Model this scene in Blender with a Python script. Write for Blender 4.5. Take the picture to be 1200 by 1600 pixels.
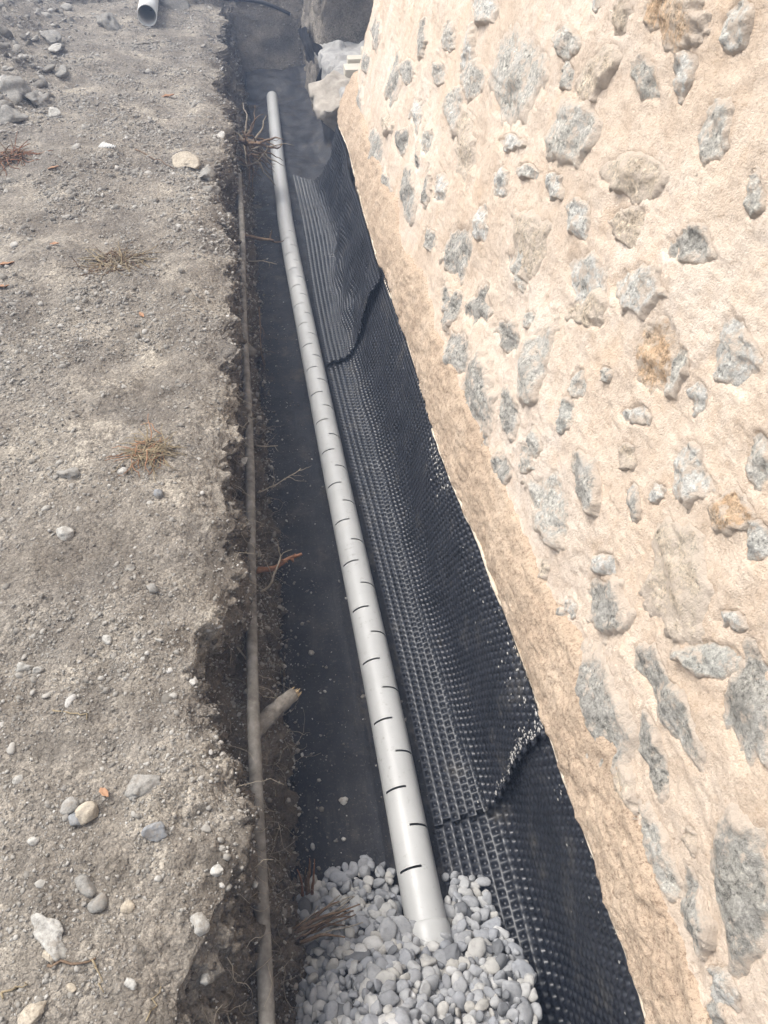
import bpy, math, random
import numpy as np
from mathutils import Vector, Matrix
from mathutils.bvhtree import BVHTree

random.seed(7)
rng = np.random.default_rng(7)
scene = bpy.context.scene
for o in list(bpy.data.objects):
    bpy.data.objects.remove(o)
C = scene.collection

# ------------------------------------------------------------------ camera
FPX = 1150.0                      # focal length in pixels of a 1200 x 1600 picture
CAM = np.array([0.0, 0.0, 1.5])
_y = np.array([-270.0, 1100.0, -1150.0]); _y /= np.linalg.norm(_y)
_z = np.array([0.0, -_y[2] / _y[1], 1.0]); _z /= np.linalg.norm(_z)
_x = np.cross(_y, _z)
ROT = np.array([_x, _y, _z])      # world = ROT @ camera
cam_data = bpy.data.cameras.new('camera')
cam_data.sensor_fit = 'VERTICAL'
cam_data.sensor_height = 24.0
cam_data.lens = 24.0 * FPX / 1600.0
cam_data.clip_start = 0.02
cam_data.clip_end = 400.0
cam = bpy.data.objects.new('camera', cam_data)
C.objects.link(cam)
M4 = Matrix.Identity(4)
for i in range(3):
    for j in range(3):
        M4[i][j] = ROT[i, j]
    M4[i][3] = CAM[i]
cam.matrix_world = M4
scene.camera = cam
scene.render.resolution_x = 768
scene.render.resolution_y = 1024

# ------------------------------------------------------------------ sky, sun, exposure
SUN_EL, SUN_AZ = math.radians(58), math.radians(-60)     # azimuth from +Y towards +X
world = bpy.data.worlds.new('World')
scene.world = world
world.use_nodes = True
wn = world.node_tree.nodes
wl = world.node_tree.links
wn.clear()
w_out = wn.new('ShaderNodeOutputWorld')
w_bg = wn.new('ShaderNodeBackground')
w_hs = wn.new('ShaderNodeHueSaturation')
w_sky = wn.new('ShaderNodeTexSky')
w_sky.sky_type = 'NISHITA'
w_sky.sun_disc = False
w_sky.sun_elevation = SUN_EL
w_sky.sun_rotation = SUN_AZ
w_sky.dust_density = 4.0
w_sky.air_density = 1.0
w_hs.inputs['Saturation'].default_value = 0.28           # thin overcast
w_bg.inputs['Strength'].default_value = 0.15
wl.new(w_sky.outputs[0], w_hs.inputs['Color'])
wl.new(w_hs.outputs[0], w_bg.inputs['Color'])
wl.new(w_bg.outputs[0], w_out.inputs['Surface'])
sun_d = bpy.data.lights.new('sun', 'SUN')
sun_d.energy = 1.3
sun_d.angle = math.radians(28)
sun_d.color = (1.0, 0.95, 0.88)
sun = bpy.data.objects.new('sun', sun_d)
C.objects.link(sun)
sd = Vector((math.sin(SUN_AZ) * math.cos(SUN_EL), math.cos(SUN_AZ) * math.cos(SUN_EL), math.sin(SUN_EL)))
sun.rotation_euler = sd.to_track_quat('Z', 'Y').to_euler()
scene.view_settings.view_transform = 'Standard'
scene.view_settings.look = 'None'
scene.view_settings.gamma = 1.0
scene.view_settings.use_curve_mapping = False
scene.view_settings.exposure = 1.05

# ------------------------------------------------------------------ small tools
def ray_dir(px, py):
    d = ROT @ np.array([px - 600.0, 800.0 - py, -FPX])
    return d / np.linalg.norm(d)

def at_z(px, py, z):
    d = ray_dir(px, py)
    return CAM + d * ((z - CAM[2]) / d[2])

def to_px(p):
    c = (np.asarray(p, float) - CAM) @ ROT
    return 600 + FPX * c[..., 0] / -c[..., 2], 800 - FPX * c[..., 1] / -c[..., 2]

def _hash(ix, iy, iz, seed):
    h = (ix * 374761393 + iy * 668265263 + iz * 2147483647 + seed * 974634533) & 0xffffffff
    h = ((h ^ (h >> 13)) * 1274126177) & 0xffffffff
    h = ((h ^ (h >> 16)) * 2246822519) & 0xffffffff
    return ((h ^ (h >> 15)) & 0xffff) / 32767.5 - 1.0

def vnoise(P, scale, seed=0):
    Q = np.asarray(P, float) * scale + 1000.0
    I = np.floor(Q).astype(np.int64)
    F = Q - I
    F = F * F * F * (F * (F * 6 - 15) + 10)
    r = 0
    for dx in (0, 1):
        wx = F[..., 0] if dx else 1 - F[..., 0]
        for dy in (0, 1):
            wy = F[..., 1] if dy else 1 - F[..., 1]
            for dz in (0, 1):
                wz = F[..., 2] if dz else 1 - F[..., 2]
                r = r + wx * wy * wz * _hash(I[..., 0] + dx, I[..., 1] + dy, I[..., 2] + dz, seed)
    return r

def fbm(P, scale, octaves=4, seed=0, gain=0.5):
    r, a = 0, 1.0
    for k in range(octaves):
        r = r + a * vnoise(P, scale * 2.03 ** k, seed + k * 17)
        a *= gain
    return r

def smooth(a, b, x):
    t = np.clip((np.asarray(x, float) - a) / (b - a), 0, 1)
    return t * t * (3 - 2 * t)

def mesh_np(name, V, faces, smooth_shade=True):
    """faces: (n,3) or (n,4) int array, or list of such arrays"""
    me = bpy.data.meshes.new(name)
    if not isinstance(faces, (list, tuple)):
        faces = [faces]
    V = np.asarray(V, np.float32)
    me.vertices.add(len(V))
    me.vertices.foreach_set('co', V.ravel())
    loops = np.concatenate([np.asarray(f, np.int32).ravel() for f in faces])
    sizes = np.concatenate([np.full(len(f), np.asarray(f).shape[1], np.int32) for f in faces])
    starts = np.concatenate([[0], np.cumsum(sizes)[:-1]]).astype(np.int32)
    me.loops.add(len(loops))
    me.loops.foreach_set('vertex_index', loops)
    me.polygons.add(len(sizes))
    me.polygons.foreach_set('loop_start', starts)
    me.polygons.foreach_set('loop_total', sizes)
    if smooth_shade:
        me.polygons.foreach_set('use_smooth', np.ones(len(sizes), bool))
    me.update(calc_edges=True)
    me.validate()
    return me

def grid_faces(nu, nv, wrap_v=False):
    i = np.arange(nu - 1)[:, None]
    j = np.arange(nv if wrap_v else nv - 1)[None, :]
    j2 = (j + 1) % nv
    a = i * nv + j
    b = i * nv + j2
    c = (i + 1) * nv + j2
    d = (i + 1) * nv + j
    return np.stack([a, b, c, d], -1).reshape(-1, 4)

def obj(name, me, mat=None, parent=None, kind=None):
    o = bpy.data.objects.new(name, me)
    C.objects.link(o)
    if mat is not None and me is not None:
        me.materials.clear()
        me.materials.append(mat)
    if parent is not None:
        o.parent = parent
    if kind:
        o['kind'] = kind
    return o

def tag(o, label, cat, group=None):
    o['label'] = label
    o['category'] = cat
    if group:
        o['group'] = group
    return o

def empty(name, label, cat, loc=(0, 0, 0), group=None):
    o = bpy.data.objects.new(name, None)
    o.empty_display_size = 0.05
    C.objects.link(o)
    o.location = loc
    tag(o, label, cat, group)
    return o

def put(o, loc, rot=(0, 0, 0), sc=(1, 1, 1)):
    o.location = loc
    o.rotation_euler = rot
    o.scale = sc
    return o

def point_attr(me, name, vals):
    a = me.attributes.new(name, 'FLOAT', 'POINT')
    a.data.foreach_set('value', np.asarray(vals, np.float32))

def tube(path, radii, n=8, closed_ends=True):
    """swept tube along path -> V, faces(list)"""
    P = np.asarray(path, float)
    m = len(P)
    R = np.broadcast_to(np.asarray(radii, float), (m,))
    T = np.gradient(P, axis=0)
    T /= np.linalg.norm(T, axis=1)[:, None] + 1e-9
    ref = np.array([0.0, 0.0, 1.0]) if abs(T[0][2]) < 0.9 else np.array([1.0, 0, 0])
    V = []
    a = np.linspace(0, 2 * math.pi, n, endpoint=False)
    for k in range(m):
        u = np.cross(ref, T[k]); u /= np.linalg.norm(u) + 1e-9
        v = np.cross(T[k], u)
        ref = v
        V.append(P[k] + R[k] * (np.cos(a)[:, None] * u + np.sin(a)[:, None] * v))
    V = np.concatenate(V)
    F = grid_faces(m, n, True)[:, ::-1]
    fs = [F]
    if closed_ends:
        V = np.concatenate([V, P[:1], P[-1:]])
        c0, c1 = m * n, m * n + 1
        k = np.arange(n)
        fs.append(np.concatenate([np.stack([np.full(n, c0), k, (k + 1) % n], 1)[:, [0, 1, 2]],
                                  np.stack([np.full(n, c1), (m - 1) * n + (k + 1) % n, (m - 1) * n + k], 1)]))
    return V, fs

class Acc:
    """joins many small shapes into one mesh"""
    def __init__(s):
        s.V, s.F, s.n, s.tone = [], {}, 0, []
    def add(s, V, fs, tone=0.0):
        if not isinstance(fs, (list, tuple)):
            fs = [fs]
        for f in fs:
            f = np.asarray(f)
            s.F.setdefault(f.shape[1], []).append(f + s.n)
        s.V.append(np.asarray(V)); s.n += len(V)
        s.tone.append(np.full(len(V), tone))
    def mesh(s, name, smooth_shade=True):
        me = mesh_np(name, np.concatenate(s.V), [np.concatenate(v) for v in s.F.values()], smooth_shade)
        point_attr(me, 'tone', np.concatenate(s.tone))
        return me

def ico(sub):
    t = (1 + 5 ** .5) / 2
    V = np.array([(-1, t, 0), (1, t, 0), (-1, -t, 0), (1, -t, 0), (0, -1, t), (0, 1, t), (0, -1, -t), (0, 1, -t),
                  (t, 0, -1), (t, 0, 1), (-t, 0, -1), (-t, 0, 1)], float)
    F = [(0, 11, 5), (0, 5, 1), (0, 1, 7), (0, 7, 10), (0, 10, 11), (1, 5, 9), (5, 11, 4), (11, 10, 2), (10, 7, 6),
         (7, 1, 8), (3, 9, 4), (3, 4, 2), (3, 2, 6), (3, 6, 8), (3, 8, 9), (4, 9, 5), (2, 4, 11), (6, 2, 10), (8, 6, 7), (9, 8, 1)]
    V /= np.linalg.norm(V, axis=1)[:, None]
    V = [tuple(v) for v in V]
    for _ in range(sub):
        cache, F2 = {}, []
        def mid(a, b):
            k = (min(a, b), max(a, b))
            if k not in cache:
                m = np.array(V[a]) + np.array(V[b]); m /= np.linalg.norm(m)
                V.append(tuple(m)); cache[k] = len(V) - 1
            return cache[k]
        for a, b, c in F:
            ab, bc, ca = mid(a, b), mid(b, c), mid(c, a)
            F2 += [(a, ab, ca), (b, bc, ab), (c, ca, bc), (ab, bc, ca)]
        F = F2
    return np.array(V), np.array(F)

ICO = [ico(0), ico(1), ico(2), ico(3)]

def rock_shape(sub, seed, rough=0.25, cuts=5, flat=0.6, scale=1.3):
    """angular rock: sphere cut by random planes, roughened; unit half-size"""
    r = np.random.default_rng(seed)
    V, F = ICO[sub]
    V = V.copy()
    for _ in range(cuts):
        n = r.normal(size=3); n /= np.linalg.norm(n)
        d = r.uniform(0.45, 0.8)
        s = V @ n
        V = V - np.maximum(s - d, 0)[:, None] * n
    V = V * (1 + rough * fbm(V + seed * 3.1, scale, 3, seed))[:, None]
    V[:, 2] *= flat
    return V, F

# ------------------------------------------------------------------ materials
def mat(name):
    m = bpy.data.materials.new(name)
    m.use_nodes = True
    nt = m.node_tree
    b = nt.nodes['Principled BSDF']
    return m, nt, b

def N(nt, t, **kw):
    n = nt.nodes.new(t)
    for k, v in kw.items():
        if hasattr(n, k):
            setattr(n, k, v)
        else:
            n.inputs[k.replace('_', ' ')].default_value = v
    return n

def coord(nt, src='Object'):
    if src == 'World':
        return N(nt, 'ShaderNodeNewGeometry').outputs['Position']
    return N(nt, 'ShaderNodeTexCoord').outputs[src]

def noise(nt, vec, scale, detail=6, rough=0.6, dist=0.0):
    n = N(nt, 'ShaderNodeTexNoise')
    n.inputs['Scale'].default_value = scale
    n.inputs['Detail'].default_value = detail
    n.inputs['Roughness'].default_value = rough
    n.inputs['Distortion'].default_value = dist
    nt.links.new(vec, n.inputs['Vector'])
    return n.outputs['Fac']

def voro(nt, vec, scale, out='Distance', feature='F1'):
    n = N(nt, 'ShaderNodeTexVoronoi')
    n.feature = feature
    n.inputs['Scale'].default_value = scale
    nt.links.new(vec, n.inputs['Vector'])
    return n.outputs[out]

def ramp(nt, fac, stops):
    r = N(nt, 'ShaderNodeValToRGB')
    e = r.color_ramp.elements
    while len(e) < len(stops):
        e.new(0.5)
    for el, (p, c) in zip(e, stops):
        el.position = p
        el.color = (c[0], c[1], c[2], 1) if hasattr(c, '__len__') else (c, c, c, 1)
    nt.links.new(fac, r.inputs['Fac'])
    return r.outputs['Color']

def mix(nt, fac, a, b, mode='MIX'):
    n = N(nt, 'ShaderNodeMix')
    n.data_type = 'RGBA'
    n.blend_type = mode
    for sock, v in ((n.inputs[0], fac), (n.inputs[6], a), (n.inputs[7], b)):
        if isinstance(v, bpy.types.NodeSocket):
            nt.links.new(v, sock)
        elif hasattr(v, '__len__'):
            sock.default_value = (v[0], v[1], v[2], 1)
        else:
            sock.default_value = v
    return n.outputs[2]

def math_(nt, op, a, b=0.0):
    n = N(nt, 'ShaderNodeMath')
    n.operation = op
    for s, v in ((n.inputs[0], a), (n.inputs[1], b)):
        if isinstance(v, bpy.types.NodeSocket):
            nt.links.new(v, s)
        else:
            s.default_value = v
    return n.outputs[0]

def bump(nt, bsdf, h, strength=0.5, dist=0.01, prev=None):
    n = N(nt, 'ShaderNodeBump')
    n.inputs['Strength'].default_value = strength
    n.inputs['Distance'].default_value = dist
    nt.links.new(h, n.inputs['Height'])
    if prev is not None:
        nt.links.new(prev, n.inputs['Normal'])
    nt.links.new(n.outputs[0], bsdf.inputs['Normal'])
    return n.outputs[0]

def attr(nt, name):
    n = N(nt, 'ShaderNodeAttribute')
    n.attribute_name = name
    return n.outputs['Fac']

def tone_fac(nt):
    """random per object plus the per-stone value of joined meshes"""
    r = N(nt, 'ShaderNodeObjectInfo').outputs['Random']
    return math_(nt, 'FRACT', math_(nt, 'ADD', r, attr(nt, 'tone')))

def setc(nt, b, col, rough=0.9, spec=0.3):
    if isinstance(col, bpy.types.NodeSocket):
        nt.links.new(col, b.inputs['Base Color'])
    else:
        b.inputs['Base Color'].default_value = (*col, 1)
    if isinstance(rough, bpy.types.NodeSocket):
        nt.links.new(rough, b.inputs['Roughness'])
    else:
        b.inputs['Roughness'].default_value = rough
    b.inputs['Specular IOR Level'].default_value = spec

MAT = {}

# soil: dry dusty top, darker damp soil where freshly cut
m, nt, b = mat('soil'); MAT['soil'] = m
p = coord(nt, 'World')
dry = ramp(nt, noise(nt, p, 3.2, 8, 0.62), [(0.32, (0.2, 0.178, 0.15)), (0.5, (0.285, 0.257, 0.218)), (0.68, (0.4, 0.36, 0.3))])
dark_ = ramp(nt, noise(nt, p, 2.6, 7, 0.68), [(0.46, 0.0), (0.62, 0.6)])
dry = mix(nt, dark_, dry, (0.165, 0.152, 0.137))
grain = mix(nt, 0.5, voro(nt, p, 150, 'Color'), voro(nt, p, 75, 'Color'))
grain = ramp(nt, grain, [(0.2, (0.4, 0.39, 0.38)), (0.5, (0.92, 0.91, 0.9)), (0.75, (1.6, 1.59, 1.57))])
fine = ramp(nt, noise(nt, p, 210, 3, 0.7), [(0.3, (0.55, 0.54, 0.53)), (0.5, (0.95, 0.94, 0.93)), (0.72, (1.45, 1.43, 1.4))])
patch = ramp(nt, noise(nt, p, 7, 5, 0.6), [(0.35, 0.9), (0.65, 0.25)])
dry = mix(nt, patch, dry, grain, 'MULTIPLY')
dry = mix(nt, 0.8, dry, fine, 'MULTIPLY')
wet = ramp(nt, noise(nt, p, 9, 8, 0.65), [(0.3, (0.075, 0.064, 0.052)), (0.55, (0.14, 0.119, 0.097)), (0.75, (0.22, 0.187, 0.148))])
wet = mix(nt, 0.7, wet, fine, 'MULTIPLY')
setc(nt, b, mix(nt, attr(nt, 'damp'), dry, wet), 0.95, 0.15)
n1 = bump(nt, b, noise(nt, p, 45, 6, 0.7), 0.9, 0.014)
n2 = bump(nt, b, voro(nt, p, 75), 0.6, -0.010, n1)
bump(nt, b, voro(nt, p, 170), 0.5, -0.005, n2)

# grit and loose stones
m, nt, b = mat('grit'); MAT['grit'] = m
t = tone_fac(nt)
c = ramp(nt, t, [(0.0, (0.14, 0.128, 0.11)), (0.35, (0.23, 0.213, 0.187)), (0.7, (0.32, 0.3, 0.268)), (0.9, (0.39, 0.37, 0.335)), (1.0, (0.48, 0.46, 0.43))])
c = mix(nt, 0.6, c, ramp(nt, noise(nt, coord(nt, 'World'), 60, 5), [(0.3, 0.6), (0.7, 1.25)]), 'MULTIPLY')
setc(nt, b, c, 0.92, 0.2)
bump(nt, b, noise(nt, coord(nt, 'World'), 150, 4), 0.4, 0.004)

# washed river pebbles
m, nt, b = mat('pebble'); MAT['pebble'] = m
t = tone_fac(nt)
c = ramp(nt, t, [(0.0, (0.09, 0.092, 0.095)), (0.08, (0.21, 0.215, 0.225)), (0.3, (0.31, 0.312, 0.315)), (0.55, (0.26, 0.268, 0.285)), (0.75, (0.375, 0.373, 0.365)), (0.9, (0.36, 0.345, 0.315)), (1.0, (0.46, 0.457, 0.45))])
pw = coord(nt, 'World')
c = mix(nt, 0.7, c, ramp(nt, noise(nt, pw, 75, 6, 0.65), [(0.28, (0.62, 0.61, 0.6)), (0.5, (1, 1, 1)), (0.75, (1.18, 1.17, 1.14))]), 'MULTIPLY')
setc(nt, b, c, 0.78, 0.3)
bump(nt, b, noise(nt, pw, 220, 4), 0.25, 0.003)

# lime render of the wall
m, nt, b = mat('lime_render'); MAT['render'] = m
p = coord(nt, 'World')
c = ramp(nt, noise(nt, p, 2.2, 8, 0.6), [(0.3, (0.61, 0.485, 0.37)), (0.5, (0.69, 0.575, 0.465)), (0.7, (0.74, 0.65, 0.56))])
c = mix(nt, 0.5, c, ramp(nt, noise(nt, p, 16, 6, 0.7), [(0.3, (0.78, 0.7, 0.62)), (0.55, (1, 1, 1)), (0.8, (1.1, 1.09, 1.07))]), 'MULTIPLY')
c = mix(nt, 0.7, c, ramp(nt, noise(nt, p, 100, 5, 0.85), [(0.36, (0.68, 0.61, 0.54)), (0.48, (0.98, 0.98, 0.98)), (0.66, (1.15, 1.15, 1.15))]), 'MULTIPLY')
c = mix(nt, ramp(nt, noise(nt, p, 4.5, 7, 0.65), [(0.54, 0.0), (0.72, 0.45)]), c, (0.68, 0.48, 0.31))
setc(nt, b, c, 0.92, 0.2)
n1 = bump(nt, b, noise(nt, p, 70, 5, 0.75), 0.4, 0.010)
n2 = bump(nt, b, noise(nt, p, 120, 5, 0.85), 0.8, 0.007, n1)
bump(nt, b, voro(nt, p, 260), 0.4, -0.004, n2)

# rough base mortar, coarser and browner
m, nt, b = mat('base_mortar'); MAT['skirt'] = m
p = coord(nt, 'World')
c = ramp(nt, noise(nt, p, 5, 7, 0.62), [(0.3, (0.4, 0.3, 0.215)), (0.55, (0.49, 0.38, 0.28)), (0.75, (0.57, 0.46, 0.355))])
c = mix(nt, 0.85, c, ramp(nt, noise(nt, p, 100, 5, 0.85), [(0.38, (0.45, 0.4, 0.36)), (0.48, (1, 1, 1)), (0.7, (1.22, 1.21, 1.18))]), 'MULTIPLY')
setc(nt, b, c, 0.95, 0.15)
pit = ramp(nt, noise(nt, p, 240, 3, 0.7), [(0.38, 0.0), (0.6, 1.0)])
n1 = bump(nt, b, noise(nt, p, 60, 5, 0.7), 0.5, 0.012)
bump(nt, b, pit, 0.35, 0.003, n1)

# wall stones, four tones of limestone
def stone_mat(key, stops, wash):
    m, nt, b = mat('wall_stone_' + key); MAT[key] = m
    p = coord(nt, 'World')
    c = ramp(nt, noise(nt, p, 13, 9, 0.75, 0.3), stops)
    sp = ramp(nt, noise(nt, p, 85, 7, 0.85), [(0.41, (0.2, 0.2, 0.185)), (0.47, (0.8, 0.8, 0.78)), (0.55, (1.05, 1.05, 1.02)), (0.61, (1.6, 1.6, 1.55))])
    c = mix(nt, ramp(nt, noise(nt, p, 20, 4, 0.6), [(0.35, 1.0), (0.65, 0.35)]), c, sp, 'MULTIPLY')
    lime = ramp(nt, noise(nt, p, 30, 6, 0.7), [(wash, 0.0), (wash + 0.1, 0.9)])
    edge = ramp(nt, math_(nt, 'ADD', attr(nt, 'lime'), math_(nt, 'MULTIPLY', math_(nt, 'SUBTRACT', noise(nt, p, 60, 5, 0.7), 0.5), 1.6)), [(0.34, 0.0), (0.8, 1.0)])
    c = mix(nt, math_(nt, 'MAXIMUM', lime, edge), c, (0.67, 0.565, 0.46))
    setc(nt, b, c, 0.88, 0.25)
    n1 = bump(nt, b, noise(nt, p, 40, 7, 0.75), 1.0, 0.02)
    bump(nt, b, noise(nt, p, 200, 4, 0.7), 0.4, 0.004, n1)
stone_mat('L', [(0.3, (0.45, 0.425, 0.38)), (0.5, (0.6, 0.57, 0.515)), (0.7, (0.72, 0.685, 0.625))], 0.5)
stone_mat('D', [(0.3, (0.21, 0.2, 0.18)), (0.48, (0.42, 0.398, 0.358)), (0.68, (0.63, 0.6, 0.55))], 0.54)
stone_mat('W', [(0.3, (0.57, 0.555, 0.52)), (0.5, (0.67, 0.65, 0.605)), (0.7, (0.74, 0.71, 0.655))], 0.48)
stone_mat('B', [(0.3, (0.56, 0.45, 0.34)), (0.5, (0.67, 0.56, 0.44)), (0.7, (0.72, 0.63, 0.52))], 0.48)
stone_mat('R', [(0.3, (0.55, 0.35, 0.2)), (0.5, (0.66, 0.47, 0.31)), (0.7, (0.7, 0.56, 0.43))], 0.52)
stone_mat('G', [(0.3, (0.42, 0.41, 0.37)), (0.5, (0.53, 0.515, 0.47)), (0.7, (0.6, 0.58, 0.53))], 0.53)

# black plastic dimpled sheet
m, nt, b = mat('dimpled_plastic'); MAT['membrane'] = m
p = coord(nt, 'World')
c = ramp(nt, noise(nt, p, 7, 6, 0.65), [(0.35, (0.009, 0.0105, 0.0145)), (0.55, (0.015, 0.0165, 0.022)), (0.72, (0.05, 0.047, 0.044))])
setc(nt, b, c, ramp(nt, noise(nt, p, 18, 5), [(0.3, 0.3), (0.7, 0.46)]), 0.5)

# smooth black liner with trodden soil on it
m, nt, b = mat('liner_plastic'); MAT['liner'] = m
p = coord(nt, 'World')
c = ramp(nt, noise(nt, p, 6, 9, 0.72), [(0.4, (0.009, 0.010, 0.014)), (0.55, (0.018, 0.0175, 0.02)), (0.68, (0.07, 0.061, 0.052))])
c = mix(nt, ramp(nt, noise(nt, p, 110, 4, 0.75), [(0.58, 0.0), (0.66, 0.6)]), c, (0.11, 0.095, 0.078))
streak = N(nt, 'ShaderNodeMapping'); streak.inputs['Scale'].default_value = (5, 0.9, 5)
nt.links.new(p, streak.inputs['Vector'])
c = mix(nt, ramp(nt, noise(nt, streak.outputs[0], 4, 6, 0.7), [(0.54, 0.0), (0.68, 0.4)]), c, (0.075, 0.066, 0.058))
setc(nt, b, c, ramp(nt, noise(nt, p, 11, 5), [(0.3, 0.4), (0.7, 0.72)]), 0.26)
n1 = bump(nt, b, noise(nt, p, 30, 6, 0.7), 0.45, 0.012)
bump(nt, b, noise(nt, p, 140, 4, 0.7), 0.4, 0.004, n1)

# grey pvc
m, nt, b = mat('grey_pvc'); MAT['pvc'] = m
p = coord(nt, 'World')
c = ramp(nt, noise(nt, p, 6, 7, 0.65), [(0.35, (0.41, 0.41, 0.398)), (0.6, (0.45, 0.45, 0.437)), (0.8, (0.41, 0.398, 0.365))])
c = mix(nt, ramp(nt, noise(nt, p, 40, 5, 0.7), [(0.6, 0.0), (0.76, 0.7)]), c, (0.2, 0.18, 0.155))
setc(nt, b, c, ramp(nt, noise(nt, p, 25, 5), [(0.3, 0.32), (0.7, 0.5)]), 0.45)

def plain(key, stops, scale, rough, spec=0.3, bs=0.0, bscale=60):
    m, nt, b = mat(key); MAT[key] = m
    p = coord(nt, 'World')
    setc(nt, b, ramp(nt, noise(nt, p, scale, 6, 0.65), stops), rough, spec)
    if bs:
        bump(nt, b, noise(nt, p, bscale, 5, 0.7), bs, 0.006)
plain('conduit', [(0.3, (0.1, 0.088, 0.073)), (0.5, (0.185, 0.168, 0.145)), (0.72, (0.28, 0.262, 0.235))], 28, 0.8, 0.25, 0.3)
plain('root', [(0.3, (0.09, 0.06, 0.04)), (0.55, (0.19, 0.13, 0.085)), (0.75, (0.3, 0.22, 0.15))], 45, 0.9, 0.2, 0.6, 120)
plain('red_root', [(0.3, (0.15, 0.07, 0.04)), (0.55, (0.26, 0.13, 0.075)), (0.75, (0.34, 0.22, 0.13))], 45, 0.85, 0.2, 0.6, 120)
plain('pale_root', [(0.3, (0.2, 0.165, 0.12)), (0.7, (0.38, 0.33, 0.26))], 60, 0.9, 0.2, 0.4, 120)
plain('bark', [(0.3, (0.14, 0.12, 0.1)), (0.5, (0.25, 0.225, 0.19)), (0.72, (0.36, 0.33, 0.29))], 50, 0.95, 0.15, 0.8, 90)
plain('split_wood', [(0.3, (0.3, 0.21, 0.11)), (0.7, (0.55, 0.43, 0.27))], 80, 0.85, 0.2, 0.5, 150)
plain('straw', [(0.3, (0.2, 0.155, 0.095)), (0.7, (0.36, 0.295, 0.19))], 30, 0.85, 0.2)
plain('leaf', [(0.3, (0.27, 0.135, 0.07)), (0.7, (0.4, 0.245, 0.15))], 60, 0.75, 0.25, 0.3)
plain('pale_rock', [(0.3, (0.26, 0.25, 0.225)), (0.5, (0.38, 0.365, 0.335)), (0.72, (0.5, 0.485, 0.45))], 22, 0.9, 0.2, 0.6)
plain('grey_rock', [(0.3, (0.16, 0.15, 0.135)), (0.5, (0.24, 0.23, 0.21)), (0.72, (0.33, 0.315, 0.29))], 18, 0.9, 0.2, 0.6)
plain('blue_rock', [(0.3, (0.17, 0.175, 0.18)), (0.7, (0.26, 0.265, 0.27))], 18, 0.85, 0.25, 0.3)
plain('beige_rock', [(0.3, (0.31, 0.265, 0.205)), (0.7, (0.47, 0.415, 0.335))], 22, 0.9, 0.2, 0.6)
for key in ('pale_rock', 'grey_rock', 'blue_rock', 'beige_rock'):
    nt = MAT[key].node_tree
    b = nt.nodes['Principled BSDF']
    src = b.inputs['Base Color'].links[0].from_socket
    p = coord(nt, 'World')
    c = mix(nt, 0.85, src, ramp(nt, noise(nt, p, 95, 7, 0.8), [(0.36, (0.5, 0.49, 0.47)), (0.5, (1, 1, 1)), (0.66, (1.35, 1.34, 1.31))]), 'MULTIPLY')
    c = mix(nt, ramp(nt, noise(nt, p, 38, 6, 0.7), [(0.5, 0.0), (0.64, 0.75)]), c, (0.25, 0.22, 0.182))     # clinging soil
    nt.links.new(c, b.inputs['Base Color'])
plain('concrete', [(0.3, (0.22, 0.21, 0.195)), (0.5, (0.31, 0.3, 0.285)), (0.72, (0.42, 0.41, 0.39))], 9, 0.92, 0.2, 0.8, 40)
plain('cream_plastic', [(0.3, (0.46, 0.42, 0.34)), (0.7, (0.54, 0.5, 0.42))], 8, 0.5, 0.4)
plain('white_plastic', [(0.3, (0.62, 0.61, 0.58)), (0.7, (0.7, 0.69, 0.66))], 8, 0.45, 0.4)
plain('black_hose', [(0.3, (0.015, 0.015, 0.018)), (0.7, (0.03, 0.03, 0.032))], 12, 0.45, 0.4)
plain('white_mortar', [(0.3, (0.3, 0.285, 0.26)), (0.7, (0.46, 0.44, 0.41))], 70, 0.9, 0.2, 0.5, 150)
plain('bead_mortar', [(0.3, (0.48, 0.4, 0.3)), (0.7, (0.66, 0.59, 0.48))], 30, 0.92, 0.2, 0.5, 150)

# ------------------------------------------------------------------ plan lines of the place (metres, y along the trench)
def line(pts):
    ys = np.array([q[0] for q in pts]); vs = np.array([q[1] for q in pts])
    def f(y):
        y = np.asarray(y, float)
        s = 0
        for d in (-0.12, -0.06, 0, 0.06, 0.12):
            s = s + np.interp(y + d, ys, vs)
        return s / 5
    return f
XM = line([(-1, .53), (0, .54), (.5, .56), (1.4, .56), (1.95, .537), (2.7, .565), (3.6, .572), (4.4, .60), (5.2, .645), (5.7, .64), (6.3, .70)])
XS = line([(-1, .565), (.2, .585), (.5, .61), (1, .625), (1.5, .62), (2, .605), (2.9, .627), (4, .679), (5.1, .735), (6, .82), (7, .9)])
XL = line([(-2, -.11), (1.2, -.112), (2, -.105), (2.8, -.097), (4.9, -.073), (7.7, .008), (9.5, .0)])
XC = line([(-1, -.18), (.39, -.173), (1.03, -.165), (2.67, -.134), (4.07, -.111), (5, -.10), (10, -.03)])
_e = [(270, 1640), (290, 1560), (335, 1470), (385, 1350), (372, 1260), (335, 1170), (298, 1060), (318, 960), (352, 880), (385, 790), (362, 700), (380, 620), (358, 560),
      (376, 480), (362, 400), (345, 300), (352, 180), (345, 100), (350, 0)]
_ep = [at_z(px, py, 0.0) for px, py in _e]
_ey = np.array([q[1] for q in _ep]); _ex = np.array([q[0] for q in _ep])
def XE(y):
    return np.interp(y, _ey, _ex)
FLOOR = -0.70

def wall_x(y, z):
    return XS(y) + 0.25 * (z - 0.07)

# ------------------------------------------------------------------ ground with the trench cut into it
def log_rows(y0, y1, k, off=1.0):
    n = int(math.log((y1 + off) / (y0 + off)) / k)
    return (y0 + off) * np.exp(np.linspace(0, math.log((y1 + off) / (y0 + off)), n)) - off

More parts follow.
